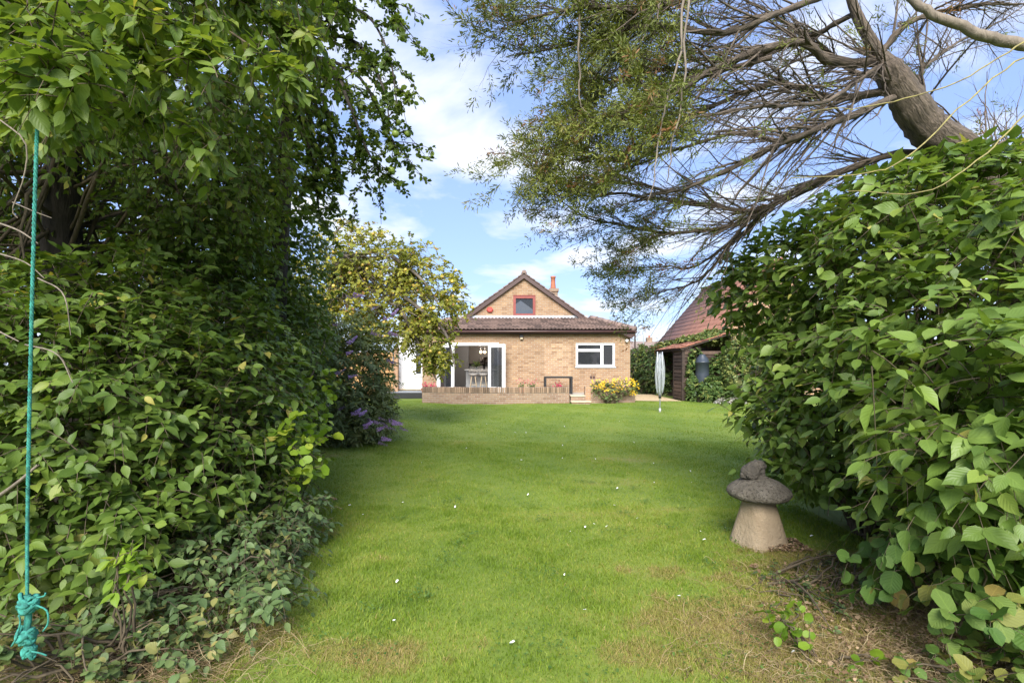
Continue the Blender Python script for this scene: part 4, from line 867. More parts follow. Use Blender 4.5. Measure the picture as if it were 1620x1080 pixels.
# drooping leafy boughs that hang out of the crown toward the lawn
for pts in ([P(150, -40, 3.0), P(215, 80, 2.8), P(265, 170, 2.65), P(330, 235, 2.5)], [P(60, -30, 2.8), P(110, 40, 2.5), P(200, 75, 2.35), P(300, 95, 2.3)], [P(250, -40, 3.2), P(350, 40, 3.0), P(430, 95, 2.9), P(470, 120, 2.85)],
            [P(-20, -30, 2.6), P(30, 20, 2.4), P(90, 60, 2.3)], [P(0, 190, 2.9), P(60, 165, 2.6), P(110, 170, 2.5)], [P(330, -40, 3.4), P(420, 20, 3.3), P(500, 60, 3.3)], [P(120, 130, 3.2), P(190, 170, 3.0), P(240, 185, 2.9)], [P(60, -60, 2.6), P(170, -5, 2.3), P(260, 30, 2.2), P(330, 80, 2.2)]):
    q = spline(pts, 16); wd.tubes(q[None], np.linspace(.009, .003, 16)[None], 5); m = 44
    i = rng.integers(2, 16, m); o_ = nrm(rng.normal(size=(m, 3))+np.array([.25, -.3, -.1]))
    shoots(q[i]+o_*.07, o_, rng, (.14, .3), 8, (.06, .105), .0, .5, lv=lv, wood=wd, rnd=np.clip(rng.normal(.66, .16, m), 0, 1))
q = spline([(-3.45, 4.2, 3.1), (-2.8, 3.2, 2.95), tuple(P(62, 128, 2.12)), tuple(P(130, 90, 1.9))], 16); wd.tubes(q[None], np.linspace(.03, .012, 16)[None], 6)
m = 70; i = rng.integers(5, 16, m); o_ = nrm(rng.normal(size=(m, 3))); shoots(q[i]+o_*.09, o_, rng, (.14, .3), 7, (.07, .11), .1, .4, lv=lv, wood=wd, rnd=np.clip(rng.normal(.5, .16, m), 0, 1))
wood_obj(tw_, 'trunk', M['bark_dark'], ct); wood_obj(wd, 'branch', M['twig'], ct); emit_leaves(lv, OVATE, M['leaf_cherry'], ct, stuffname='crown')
bush('boundary_hedge', 'tall dark hedge closing the left side behind the shaded trunk', 'hedge', [(-4.6, 6.6, 1.5, 1.2, .8, 1.7), (-5.8, 5.6, 1.6, 1.2, .9, 1.8), (-6.6, 4.4, 1.8, 1.0, 1.1, 2.0), (-5.0, 6.4, 3.4, 1.4, .8, 1.6), (-6.4, 5.2, 3.6, 1.3, 1.0, 1.6), (-3.6, 6.9, 2.2, .9, .7, 1.7), (-3.3, 6.3, 3.8, .8, .7, 1.2)], 3600, 29, ELDER, 'leaf_dogwood', (.2, .45), 8, (.09, .14), (-5, 6, .8), 60, mean=.3, single=0, depth=.3, stem_r=.02)
# ---- cooking-apple tree whose boughs hang over beyond it
rng = np.random.default_rng(23)
at = empty('apple_tree', (-3.0, 6.6, 0), 'apple tree with dark drooping boughs and green fruit reaching past the hedge', 'tree')
tw_ = Acc(); trunk_path(tw_, [(-3.0, 6.6, -.1), (-3.0, 6.5, 1.5), (-2.85, 6.3, 3.0), (-2.6, 5.9, 4.1), tuple(P(440, 80, 5.4))], .14, .06, rng=rng); lv = Leaves(); wd = Acc(); fruit = []
bo = [[(430, 60), (520, 40), (580, 15), (620, 30), (650, 90), (662, 170)], [(440, 85), (540, 100), (585, 170), (615, 250), (645, 300)], [(450, 95), (520, 150), (545, 230), (560, 300)], [(440, 110), (500, 90), (600, 120), (645, 210), (668, 262)], [(440, 60), (500, 10), (570, -20), (640, -10), (660, 40)],
      [(430, 120), (480, 200), (510, 300), (520, 370)], [(440, 100), (530, 60), (600, 70), (640, 140), (650, 200)], [(450, 60), (540, -30), (600, -60), (650, -50)], [(430, 100), (470, 140), (500, 230), (480, 330)], [(470, 90), (560, 130), (600, 210), (590, 290)], [(430, 40), (480, -20), (540, -60)]]
for j, b0 in enumerate(bo):
    pts = [P(x-34*min(1, max(0, (x-470)/120)), y-.09*max(0, y-120), 5.4-.09*i+.25*math.sin(j*2.1+i)) for i, (x, y) in enumerate(b0)]; q = spline(pts, 30)
    wd.tubes(q[None], np.linspace(.026, .006, 30)[None], 6)
    for _ in range(15):
        i = int(rng.integers(5, 30)); d = nrm(np.array([rng.normal()*.5+.25, rng.normal()*.6, -.45+rng.normal()*.45])); L = rng.uniform(.15, .5)
        c = np.stack([q[i]+d*L*t-np.array([0, 0, .25*L*t*t]) for t in np.linspace(0, 1, 7)]); wd.tubes(c[None], np.linspace(.006, .002, 7)[None], 4)
        m = 9; k_ = rng.integers(1, 7, m); o_ = nrm(rng.normal(size=(m, 3))); shoots(c[k_]+o_*.03, o_, rng, (.04, .11), 5, (.04, .062), .1, .3, lv=lv, wood=wd, nv=2, opposite=False, wr=.002)
        if rng.random() < .22: fruit.append(c[-1]-np.array([0, 0, .04]))
    m = 34; k_ = rng.integers(2, 30, m); o_ = nrm(rng.normal(size=(m, 3))); shoots(q[k_]+o_*.05, o_, rng, (.06, .16), 6, (.042, .065), .1, .3, lv=lv, wood=wd, nv=2, opposite=False, wr=.002)
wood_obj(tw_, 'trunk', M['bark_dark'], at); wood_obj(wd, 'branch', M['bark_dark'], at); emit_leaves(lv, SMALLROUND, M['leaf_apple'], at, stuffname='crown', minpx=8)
simple('apple_green', (.22, .30, .05), .4, .25, 8, 0); simple('apple_yellow', (.62, .44, .09), .4, .3, 6, 0)
def apple_mesh(mat):
    bm = bmesh.new(); lathe_bm(bm, [(.004, .72), (.45, .95), (.85, .6), (1, .05), (.85, -.55), (.5, -.85), (.1, -.75)], 10); me = bpy.data.meshes.new('apple'); bmesh.ops.recalc_face_normals(bm, faces=bm.faces); bm.to_mesh(me); bm.free()
    for f in me.polygons: f.use_smooth = True
    me.materials.append(mat); return me
am = apple_mesh(M['apple_green'])
for c in fruit: o = link('apple', am, at); o.location = c; o.scale = [random.uniform(.028, .038)]*3
# ---- young lime-leaved hazel and shoot, bramble in front of the left shrub
bush('hazel_sapling', 'young hazel with round lime yellow leaves at edge of the oval-leaved shrub', 'shrub', [(-1.62, 3.9, .88, .26, .22, .26), (-1.75, 4.0, .6, .3, .25, .25)], 30, 31, ROUND, 'leaf_lime', (.14, .28), 6, (.06, .095), (-2.0, 4.5, .1), 12, mean=.5)
bush('hazel_sapling', 'round lime leaved sprays reaching over lawn beside the purple flowered bush', 'shrub', [(-1.95, 5.1, 1.2, .25, .25, .28), (-2.0, 5.0, .75, .25, .25, .3)], 26, 32, ROUND, 'leaf_lime', (.14, .28), 6, (.06, .09), (-2.4, 5.6, .1), 10, mean=.35)
bush('young_shoot', 'upright young shoot with bright lime leaves among the brambles', 'shoot', [(-1.80, 2.42, .45, .06, .06, .26)], 8, 33, OVATE, 'leaf_lime', (.12, .2), 6, (.06, .09), (-1.8, 2.42, .02), 5, mean=.45)
bush('bramble_patch', 'low grey green bramble patch spilling onto lawn below the left shrub', 'bramble', [(-1.75, 3.25, .22, .48, .55, .42), (-1.45, 2.8, .12, .35, .4, .32), (-1.7, 3.9, .3, .35, .4, .4), (-1.95, 2.65, .1, .45, .3, .3)], 520, 34, ELDER, 'leaf_bramble', (.15, .34), 7, (.04, .068), (-1.85, 3.3, .4), 60, mean=.45, droop=.6)
bush('ground_weeds', 'low yellowing weeds under the hanging turquoise rope', 'weeds', [(-2.0, 2.35, .06, .65, .35, .22), (-2.3, 2.2, .1, .4, .3, .3)], 190, 35, ROUND, 'leaf_bramble', (.08, .2), 6, (.03, .055), (-2.0, 2.4, .4), 40, mean=.72)
# ---- buddleia
e, p, n, rng = bush('buddleia', 'purple flowered buddleia bush at the left edge of the lawn', 'shrub', [(-3.7, 9.7, 1.3, 1.35, 1.0, 1.35), (-2.95, 9.3, .6, .9, .8, .7), (-4.6, 9.3, .8, .9, .8, 1.0), (-2.9, 9.9, 1.3, .5, .6, .8), (-4.2, 9.8, 2.1, 1.0, .8, .7)], 3200, 41, NARROW, 'leaf_buddleia', (.2, .5), 9, (.09, .15), (-3.6, 9.8, .3), 70, mean=.45, sd=.25, single=300, minpx=7, stem_r=.015, rough=.22)
def spike_mesh(seed):
    r_ = np.random.default_rng(seed); lv = Leaves(); n = 70; t = r_.uniform(0, 1, n); a = r_.uniform(0, 6.28, n); rad = .16*(1-t*.8)
    d = np.stack([np.cos(a), np.sin(a), .3+0*a], 1); lv.add(np.stack([0*a, 0*a, t+.05], 1)+d*rad[:, None]*.3, d, np.stack([0*a, 0*a, 1+0*a], 1), .16*(1.1-t*.6), r_.random(n), 2, r_); ac = Acc(); bake(ac, SMALLROUND, *lv.arrays()); me = ac.mesh('flower_spike'); me.materials.append(M['flower_purple']); return me
sp = [spike_mesh(i) for i in range(3)]
fpx = [(550, 597), (580, 663), (563, 653), (590, 668), (605, 673), (612, 664), (620, 668), (631, 676), (603, 693), (597, 699), (568, 657), (534, 649), (529, 593), (555, 655), (596, 680), (500, 650), (545, 470), (556, 465), (605, 505), (620, 500), (585, 490), (525, 515), (550, 545), (612, 525), (585, 525), (610, 570), (597, 660), (486, 558), (548, 560), (576, 676)]
for i, (x, y) in enumerate(fpx):
    Y = 8.45+.06*(i % 3) if y > 580 else 8.6; c = P(x, y, Y); o = link('flower_spike', sp[i % 3], e); o.location = c; s = random.uniform(.16, .24); o.scale = (s, s, s); o.rotation_euler = (random.uniform(-.4, .4), random.uniform(.9, 2.0), random.uniform(-.7, .7))
# ---- golden apple tree in front of the house
rng = np.random.default_rng(51)
ga = empty('apple_tree', (-4.3, 12.6, 0), 'apple tree laden with yellow fruit leaning toward the house', 'tree'); tw_ = Acc(); wd = Acc(); lv = Leaves()
tp_ = trunk_path(tw_, [(-4.5, 12.7, -.1), (-4.45, 12.6, 1.2), tuple(P(523, 485, 12.4)), tuple(P(535, 430, 12.3)), tuple(P(548, 405, 12.2))], .15, .09, rng=rng)
for pts in ([P(530, 455, 12.4), P(560, 430, 12), P(595, 410, 11.9), P(622, 405, 11.8)], [P(524, 490, 12.3), P(585, 500, 11.6), P(615, 480, 11.4), P(660, 500, 11.3)], [P(545, 408, 12.2), P(530, 370, 12.4), P(560, 345, 12.4)], [P(546, 406, 12.2), P(580, 400, 12.4), P(600, 395, 12.3), P(615, 392, 12.2)], [P(530, 450, 12.4), P(505, 420, 12.2), P(490, 390, 12)], [P(620, 405, 11.8), P(665, 440, 11.6), P(700, 490, 11.5)], [P(640, 470, 11.4), P(700, 520, 11.4), P(720, 580, 11.3)], [P(630, 480, 11.4), P(665, 550, 11.4), P(690, 600, 11.4)]):
    q = spline(pts, 14); wd.tubes(q[None], np.linspace(.05, .015, 14)[None], 6)
cb = [(-3.75, 12.3, 3.75, 1.2, 1.1, 1.35), (-2.5, 12.0, 3.55, 1.15, 1.0, 1.05), (-2.2, 11.7, 2.5, 1.0, .9, .85), (-1.75, 11.5, 1.75, .55, .5, .62), (-5.2, 12.4, 2.9, 1.1, 1.1, 1.3), (-3.4, 11.7, 2.5, 1.1, .8, .9), (-1.45, 11.7, 2.9, .5, .6, .7), (-4.3, 11.7, 2.0, 1.1, .7, 1.0)]
p, n = blob_points(cb, 4000, rng, .5, .28, 9, -.35, zmin=1.0)
shoots(p, n, rng, (.15, .42), 9, (.055, .095), .15, .4, lv=lv, wood=wd, rnd=np.clip(rng.normal(.45, .2, len(p))+.18*sines(p, 1.6, 4), 0, 1), nv=2, opposite=False, wr=.004)
stems(wd, tp_[12:], p[rng.integers(0, len(p), 90)], rng, .02, .006, sag=.25)
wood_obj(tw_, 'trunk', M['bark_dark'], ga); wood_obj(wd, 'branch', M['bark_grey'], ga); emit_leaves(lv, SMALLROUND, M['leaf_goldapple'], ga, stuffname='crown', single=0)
am = apple_mesh(M['apple_yellow']); q = p[rng.permutation(len(p))[:230]]+n[rng.permutation(len(p))[:230]]*.03
for c in q: o = link('apple', am, ga); o.location = c+np.array([0, -.06, -.05]); o.scale = [random.uniform(.03, .042)]*3
# ---- right: elder-like shrub
rng = np.random.default_rng(61)
er = empty('elder_shrub', (3.0, 4.2, 0), 'large fresh green shrub of pointed leaves beside the mushroom stone', 'shrub'); lv = Leaves(); wd = Acc()
blobs = [(3.05, 3.3, 1.4, 1.0, .95, 1.0, 1.1), (3.1, 4.7, 1.3, .92, .95, 1.15, 1.1), (3.2, 5.2, 2.3, .95, .8, .85, 1.1), (3.5, 4.1, 2.35, 1.1, 1.0, .85, 1.1), (2.3, 2.45, 1.15, .48, .5, .55, 1.1), (2.75, 2.7, .75, .65, .6, .6, 1.0), (4.6, 4.8, 1.9, 1.2, 1.2, 1.5, .7), (2.75, 5.5, 2.35, .6, .55, .5, .8), (3.3, 3.1, 2.2, .7, .6, .5, .8), (3.9, 5.2, 3.0, .7, .6, .55, .7), (2.75, 4.3, 1.0, .62, .55, .65, .9), (3.6, 4.0, 2.9, .5, .4, .38, .8), (3.1, 4.1, 2.75, .4, .35, .3, .7)]
p, n = blob_points(blobs, 3300, rng, .22, .17, 11, zmin=.25)
left = np.clip((2.6-p[:, 0])*.25, -.2, .1)
shoots(p, n, rng, (.22, .5), 7, (.085, .145), .25, .4, lv=lv, wood=wd, rnd=np.clip(rng.normal(.5, .2, len(p)), 0, 1), wr=.0035)
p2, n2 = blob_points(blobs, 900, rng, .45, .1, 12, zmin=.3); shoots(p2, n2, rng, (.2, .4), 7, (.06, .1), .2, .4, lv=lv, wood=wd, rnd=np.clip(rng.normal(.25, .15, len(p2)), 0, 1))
stems(wd, ground_base(3.1, 4.2, .5, 12, rng), p2[rng.integers(0, len(p2), 130)], rng, .022, .005, sag=.2)
wood_obj(wd, 'branch', M['twig'], er); emit_leaves(lv, ELDER, M['leaf_elder'], er)
bush('hazel_shrub', 'low hazel with broad crinkled leaves under the large right shrub', 'shrub', [(2.25, 2.75, .55, .45, .4, .38), (2.6, 2.9, .5, .5, .4, .4), (2.15, 2.35, .4, .3, .25, .25)], 120, 62, ROUND, 'leaf_hazel', (.16, .34), 6, (.07, .11), (2.5, 2.9, .15), 30, mean=.45, droop=.7, zmin=.15)
bush('hazel_sapling', 'small lime leaved seedling in the dry grass under the right shrub', 'shrub', [(1.42, 2.55, .15, .16, .14, .1), (1.62, 2.35, .08, .12, .1, .06)], 16, 63, ROUND, 'leaf_lime', (.07, .14), 5, (.04, .06), (1.5, 2.5, .05), 6, mean=.2)
bush('ground_weeds', 'creeping dark green weeds on bare earth beside the mushroom stone', 'weeds', [(1.9, 3.35, .02, .5, .35, .08), (1.75, 2.9, .02, .3, .25, .07), (2.4, 3.5, .03, .5, .4, .1)], 150, 64, ROUND, 'leaf_bramble', (.05, .14), 5, (.018, .034), (1.9, 3.3, .3), 25, mean=.35, zmin=.01, up=.1)
bush('ground_weeds', 'broad reddish tinged weeds below the hazel leaves', 'weeds', [(2.1, 2.2, .06, .4, .3, .2), (2.45, 2.35, .1, .35, .3, .25)], 90, 65, ROUND, 'leaf_hazel', (.1, .22), 5, (.04, .075), (2.2, 2.3, .2), 20, mean=.8, zmin=.02)
# ---- dry grass and litter under both hedges
def straw(name, label, areas, n, seed, L, mat='dry_stem', w=.0012):
    r_ = np.random.default_rng(seed); ac = Acc(); A = np.array(areas); q = r_.integers(0, len(A), n)
    x = A[q, 0]+r_.normal(size=n)*A[q, 2]; y = A[q, 1]+r_.normal(size=n)*A[q, 3]; a = r_.uniform(0, 6.28, n); l = r_.uniform(*L, n); t = np.linspace(0, 1, 6)[None, :]
    hh = (l*r_.uniform(.05, .6, n))[:, None]; path = np.stack([x[:, None]+np.cos(a)[:, None]*l[:, None]*t, y[:, None]+np.sin(a)[:, None]*l[:, None]*t, .008+hh*np.sin(np.pi*.62*t)], 2); path += r_.normal(size=path.shape)*.006
    ac.tubes(path, w*np.linspace(1.2, .5, 6)[None]*r_.uniform(.6, 1.5, (n, 1)), 3, r_.random(n)); o = link(name, ac.mesh(name), None, M[mat]); tag(o, label, 'dry grass', kind='stuff')
straw('dry_grass', 'tangle of bleached dry grass stalks under the right shrub', [(1.75, 2.35, .22, .2), (2.1, 2.5, .25, .2), (2.4, 2.6, .3, .3), (1.35, 2.5, .3, .25), (2.2, 3.3, .4, .35)], 2600, 71, (.04, .17))
straw('dry_grass', 'dead stalks and dry litter under the left shrub', [(-1.9, 2.45, .3, .2), (-2.3, 2.4, .3, .25), (-1.5, 2.45, .2, .15), (-2.5, 2.9, .3, .3)], 1800, 72, (.04, .2))
rl = np.random.default_rng(73); lv = Leaves(); n = 3400; A = np.array([(-2.0, 2.6, .4, .3), (-2.4, 3.2, .4, .6), (2.3, 3.0, .5, .5), (1.9, 2.6, .35, .35), (2.12, 4.02, .12, .1), (-2.2, 4.4, .3, .8)]); q = rl.integers(0, len(A), n)
pp = np.stack([A[q, 0]+np.clip(rl.normal(size=n), -1.2, 1.2)*A[q, 2], A[q, 1]+np.clip(rl.normal(size=n), -1.2, 1.2)*A[q, 3], np.full(n, .026)+rl.uniform(0, .02, n)], 1); lv.add(pp, rl.normal(size=(n, 3))*[1, 1, .25], rl.normal(size=(n, 3))*.4+[0, 0, 1], rl.uniform(.014, .032, n), rl.random(n), 2, rl)
ac = Acc(); bake(ac, SMALLROUND, *lv.arrays()); tag(link('leaf_litter', ac.mesh('leaf_litter'), None, M['litter']), 'brown dead leaves strewn on bare earth under the shrubs', 'leaf litter', kind='stuff')
rl = np.random.default_rng(75); lv = Leaves(); nc_ = 60; cc = np.stack([rl.uniform(-1.1, 1.9, nc_), rl.uniform(2.3, 6.5, nc_)], 1); n = 2600; q = rl.integers(0, nc_, n); rad = rl.uniform(.03, .13, nc_)[q]
xy = cc[q]+rl.normal(size=(n, 2))*rad[:, None]; pp = np.concatenate([xy, .022+rl.uniform(0, .016, (n, 1))], 1); lv.add(pp, rl.normal(size=(n, 3))*[1, 1, .2], rl.normal(size=(n, 3))*.3+[0, 0, 1], rl.uniform(.008, .02, n), rl.random(n)*.7, 2, rl)
ac = Acc(); bake(ac, SMALLROUND, *lv.arrays()); tag(link('clover', ac.mesh('clover'), None, M['leaf_hazel']), 'small clover leaves growing in patches through the lawn', 'clover', kind='stuff')
# bare twigs poking from the left shrub
rb = np.random.default_rng(74); wd = Acc()
for pts, r_ in (([(0, 190), (40, 225), (38, 280), (20, 330), (28, 345)], .004), ([(20, 320), (55, 335), (82, 345)], .003), ([(-10, 350), (30, 365), (60, 385)], .005), ([(-5, 400), (40, 415), (70, 440)], .004), ([(60, 440), (100, 465), (112, 530)], .004), ([(-10, 520), (30, 540)], .005), ([(-10, 790), (25, 765), (60, 735)], .012), ([(40, 545), (90, 560), (115, 605)], .004)):
    q = spline([P(x, y, 2.35 if i else 2.5) for i, (x, y) in enumerate(pts)], 12); wd.tubes(q[None], np.linspace(r_, r_*.5, 12)[None], 5)
link('bare_twig', wd.mesh('bare_twig', True), sb, M['dead_branch'])['kind'] = 'stuff'
# ---- rope
rp = empty('hanging_rope', (-1.95, 2.1, .3), 'turquoise rope with frayed knots hanging in front of the left shrub', 'rope'); Y = 2.1
top = P(59, 130, Y); pts = [top, P(57, 180, Y), P(52, 500, Y), P(45, 760, Y), P(43, 940, Y)]; q = spline(pts, 240); q = q+np.stack([.006*np.sin(np.linspace(0, 7, 240)), .004*np.sin(np.linspace(0, 11, 240)), 0*np.linspace(0, 1, 240)], 1); tt = np.arange(240)/240*2*math.pi*62
for s in range(3):
    bm = bmesh.new(); pa = [q[i]+np.array([math.cos(tt[i]+s*2.094), math.sin(tt[i]+s*2.094), 0])*.0036 for i in range(240)]; tube_bm(bm, pa, .0043, 5); bm_obj('strand', bm, M['rope'], rp, True)
rr = np.random.default_rng(8)
def knot(px, py, w, h, n, seed):
    r_ = np.random.default_rng(seed); bm = bmesh.new(); c = np.array(P(px, py, Y))
    for _ in range(n):
        a0 = r_.uniform(0, 6.28); z0 = r_.uniform(-h, h)*.7; tilt = r_.uniform(-.9, .9); w_ = w*(1-.45*abs(z0)/h)*r_.uniform(.65, 1.05)
        pa = [c+np.array([w_*math.cos(a0+t), .8*w_*math.sin(a0+t), z0+tilt*w_*math.cos(a0+t)+.01*math.sin(3*t)]) for t in np.linspace(0, r_.uniform(3.5, 6.2), 16)]; tube_bm(bm, pa, r_.uniform(.005, .010), 6)
    bm_obj('knot', bm, M['rope'], rp, True)
knot(46, 955, .040, .032, 16, 1); knot(42, 1005, .036, .024, 14, 2); knot(46, 1028, .022, .022, 9, 3)
tube('rope_core', [P(43, 940, Y), P(45, 975, Y), P(42, 1000, Y), P(47, 1036, Y)], .013, M['rope'], rp, 8)
for pts in ([(58, 957), (74, 965), (76, 985), (68, 998)], [(30, 972), (32, 985), (26, 1008), (18, 1022)], [(58, 945), (70, 942), (72, 937)], [(50, 1030), (62, 1032), (74, 1036)]): tube('frayed_end', spline([P(x, y, Y-.03) for x, y in pts], 10), .0035, M['rope'], rp, 5)
# ---- ivy: boundary, shed end, shed roof, tall golden hedge behind
def ivy(name, label, cat, blobs, ns, seed, base, mean=.45, leaf=(.08, .13), up=.2, mat='leaf_ivy'):
    return bush(name, label, cat, blobs, ns, seed, IVY, mat, (.12, .3), 8, leaf, base, 40, mean=mean, sd=.22, single=0, stem_r=.015, wr=.004, droop=.5, up=up, depth=.12, rough=.1)
ivy('ivy_hedge', 'ivy covered boundary wall between brick house and shed', 'hedge', [(6.9, y, 1.15, .5, .9, 1.3+.08*math.sin(y*3)) for y in (23.6, 24.9, 26.2, 27.6, 29)], 2600, 81, (6.9, 26, 1.5))
box('wall', 6.75, 6.95, 23.2, 30, 0, 2.2, M['wall_brick'], bpy.data.objects['ivy_hedge'])
ivy('ivy_bank', 'ivy climbing over end of the shed around the water butt', 'ivy', [(7.1, 19.75, .95, .4, .16, 1.1), (7.45, 19.1, .45, .45, .25, .6), (6.95, 19.5, .5, .25, .2, .6), (8.2, 19.6, .9, .8, .4, 1.1), (9.2, 19.8, 1.2, .9, .5, 1.5), (10.2, 19.6, 1.3, .9, .6, 1.6)], 3800, 82, (8.4, 19.9, 1.0), .5)
ivy('ivy_mat', 'pale ivy spreading along top of the shed roof', 'ivy', [(7.9, 20.6, 2.5, .6, .9, .2), (7.9, 22.2, 2.5, .7, 1.1, .22), (8.4, 21.5, 2.6, .6, 1.5, .3), (7.3, 23.4, 2.3, .6, .4, .25)], 1100, 83, (8.5, 22, .1), .85)
ivy('golden_hedge', 'tall yellow green hedge rising behind the ivy bank', 'hedge', [(9.2, 18.8, 1.9, .9, .7, 1.5), (10.3, 18.0, 2.2, 1.0, .9, 1.6), (8.3, 19.0, 1.6, .5, .5, 1.0)], 1500, 84, (9.5, 19, .5), .85, (.06, .1))
ivy('yellow_flowers', 'bush of bright yellow daisies spilling over the short brick wall', 'flowers', [((965-810)/F*18.7, 18.7, .45, .55, .25, .35), ((985-810)/F*18.9, 18.9, .62, .62, .3, .28), ((950-810)/F*18.9, 19.0, .6, .4, .3, .22)], 330, 85, (3.6, 18.75, .2), .6, (.04, .07), .6)
rng = np.random.default_rng(86); p, n = blob_points([((966-810)/F*18.6, 18.6, .62, .5, .22, .26), ((987-810)/F*18.8, 18.8, .72, .6, .28, .24), ((1003-810)/F*18.8, 18.8, .5, .2, .2, .3), ((945-810)/F*18.9, 18.9, .68, .3, .25, .18)], 420, rng, .15, .15, 3)
V = [(0, 0, 0)]; T = []
for i in range(9):
    a = i*2*math.pi/9; V += [(math.cos(a-.25), math.sin(a-.25), .05), (1.3*math.cos(a), 1.3*math.sin(a), .12), (math.cos(a+.25), math.sin(a+.25), .05)]; k = 1+3*i; T += [(0, k, k+1), (0, k+1, k+2)]
fms = []
for r in (.1, .5, .9): me = np_mesh('daisy', V, T, np.full(len(V), r)); me.materials.append(M['flower_yellow']); fms.append(me)
yf = bpy.data.objects['yellow_flowers']
for i in range(290):
    o = link('daisy', fms[i % 3], yf); o.location = p[i]; o.scale = [random.uniform(.018, .03)]*3; o.rotation_euler = (random.uniform(.3, 1.5), random.uniform(-.6, .6), random.uniform(-.5, .5))
ivy('silver_plant', 'low silvery white foliage plant on the lawn before the ivy', 'plant', [((1155-810)/F*18.6, 18.6, .08, .6, .35, .16)], 260, 87, ((1155-810)/F*18.6, 18.6, .2), .5, (.035, .06), .4, 'leaf_silver')
# ---- leaning conifer
rng = np.random.default_rng(91)
cf = empty('leaning_conifer', (5.2, 5.0, 0), 'leaning conifer with bare tangled limbs and feathery tips over the right shrub', 'tree')
tw_ = Acc(); wd = Acc(); fine = Acc(); lv = Leaves()
tp_ = trunk_path(tw_, [(5.3, 5.0, -.1), (5.15, 4.95, 1.2), (4.75, 4.8, 2.4), tuple(P(1545, 272, 4.55)), tuple(P(1470, 205, 4.4)), tuple(P(1424, 140, 4.3)), tuple(P(1396, 95, 4.25)), tuple(P(1350, 10, 4.2)), tuple(P(1320, -120, 4.2))], .24, .075, 90, 28, .03, rng, knee=[(0, .22), (.4, .165), (.6, .125), (.72, .10), (.77, .05), (1, .02)])
limbs = [([(1414, 106, 4.36), (1390, 101, 4.25), (1310, 98, 4.2), (1265, 72, 4.1), (1200, 85, 4.0), (1120, 120, 3.9), (1040, 165, 3.8), (960, 190, 3.7), (880, 205, 3.6)], .075),
         ([(1444, 140, 4.42), (1420, 138, 4.31), (1330, 152, 4.4), (1260, 138, 4.5), (1215, 134, 4.5), (1130, 165, 4.5), (1040, 200, 4.4), (960, 250, 4.3), (870, 290, 4.2), (800, 300, 4.1)], .06),
         ([(1452, 154, 4.45), (1425, 152, 4.32), (1340, 185, 4.1), (1270, 215, 4.0), (1215, 240, 3.9), (1130, 290, 3.9), (1060, 330, 3.9), (960, 340, 3.9), (860, 330, 3.8)], .055),
         ([(1545, 250, 4.55), (1430, 240, 4.6), (1330, 270, 4.7), (1260, 300, 4.8), (1190, 335, 4.9), (1120, 330, 5.0), (1040, 340, 5.0), (940, 350, 5.0), (850, 350, 4.9), (790, 300, 4.8)], .06),
         ([(1340, -20, 4.2), (1230, 20, 4.0), (1150, 50, 3.9), (1040, 40, 3.8), (960, 45, 3.7), (835, 70, 3.6), (745, 85, 3.5)], .05),
         ([(1330, -70, 4.2), (1200, -40, 4.0), (1090, -5, 3.8), (980, 20, 3.6), (900, 10, 3.5), (800, 20, 3.4), (735, 40, 3.4)], .05),
         ([(1220, 90, 4.0), (1130, 110, 4.2), (1020, 110, 4.3), (920, 130, 4.3), (877, 160, 4.3), (815, 225, 4.3), (740, 245, 4.3)], .035),
         ([(1285, 208, 4.03), (1262, 220, 4.05), (1230, 222, 4.2), (1160, 210, 4.3), (1070, 230, 4.4), (980, 290, 4.4), (900, 320, 4.4), (830, 350, 4.4)], .04),
         ([(1260, 300, 4.8), (1180, 350, 4.9), (1100, 380, 5.0), (1000, 400, 5.0), (920, 400, 5.0), (850, 390, 4.9), (790, 350, 4.8)], .04),
         ([(1190, 335, 4.9), (1130, 420, 5.2), (1090, 460, 5.3), (1040, 480, 5.3), (985, 505, 5.3)], .03), ([(1230, 315, 4.85), (1170, 370, 5.1), (1100, 430, 5.2), (1030, 450, 5.2), (930, 470, 5.2)], .03),
         ([(1390, 85, 4.25), (1450, 30, 4.2), (1530, 20, 4.1), (1640, 20, 4.0)], .05), ([(1480, 195, 4.4), (1460, 120, 4.7), (1500, 80, 4.9), (1570, 40, 5.1), (1640, 0, 5.2)], .04),
         ([(1545, 250, 4.6), (1600, 215, 4.9), (1680, 190, 5.2)], .035), ([(1420, 130, 4.3), (1340, 110, 4.6), (1240, 40, 4.8), (1150, -10, 4.9), (1050, -60, 5.0)], .045), ([(1360, 20, 4.2), (1260, 60, 4.6), (1150, 90, 4.9), (1000, 80, 5.1), (900, 90, 5.1)], .04), ([(1414, 100, 4.36), (1390, 104, 4.22), (1300, 160, 3.8), (1200, 170, 3.6), (1100, 190, 3.5), (1000, 180, 3.4)], .04)]
limbs = [([(x+(75*min(1, max(0, (1100-x)/250))), y-(44*min(1, max(0, (1150-x)/200))) if y > 280 else y, d) for x, y, d in pts], r) for pts, r in limbs]
limbs = [(pts, r*.6) for pts, r in limbs]
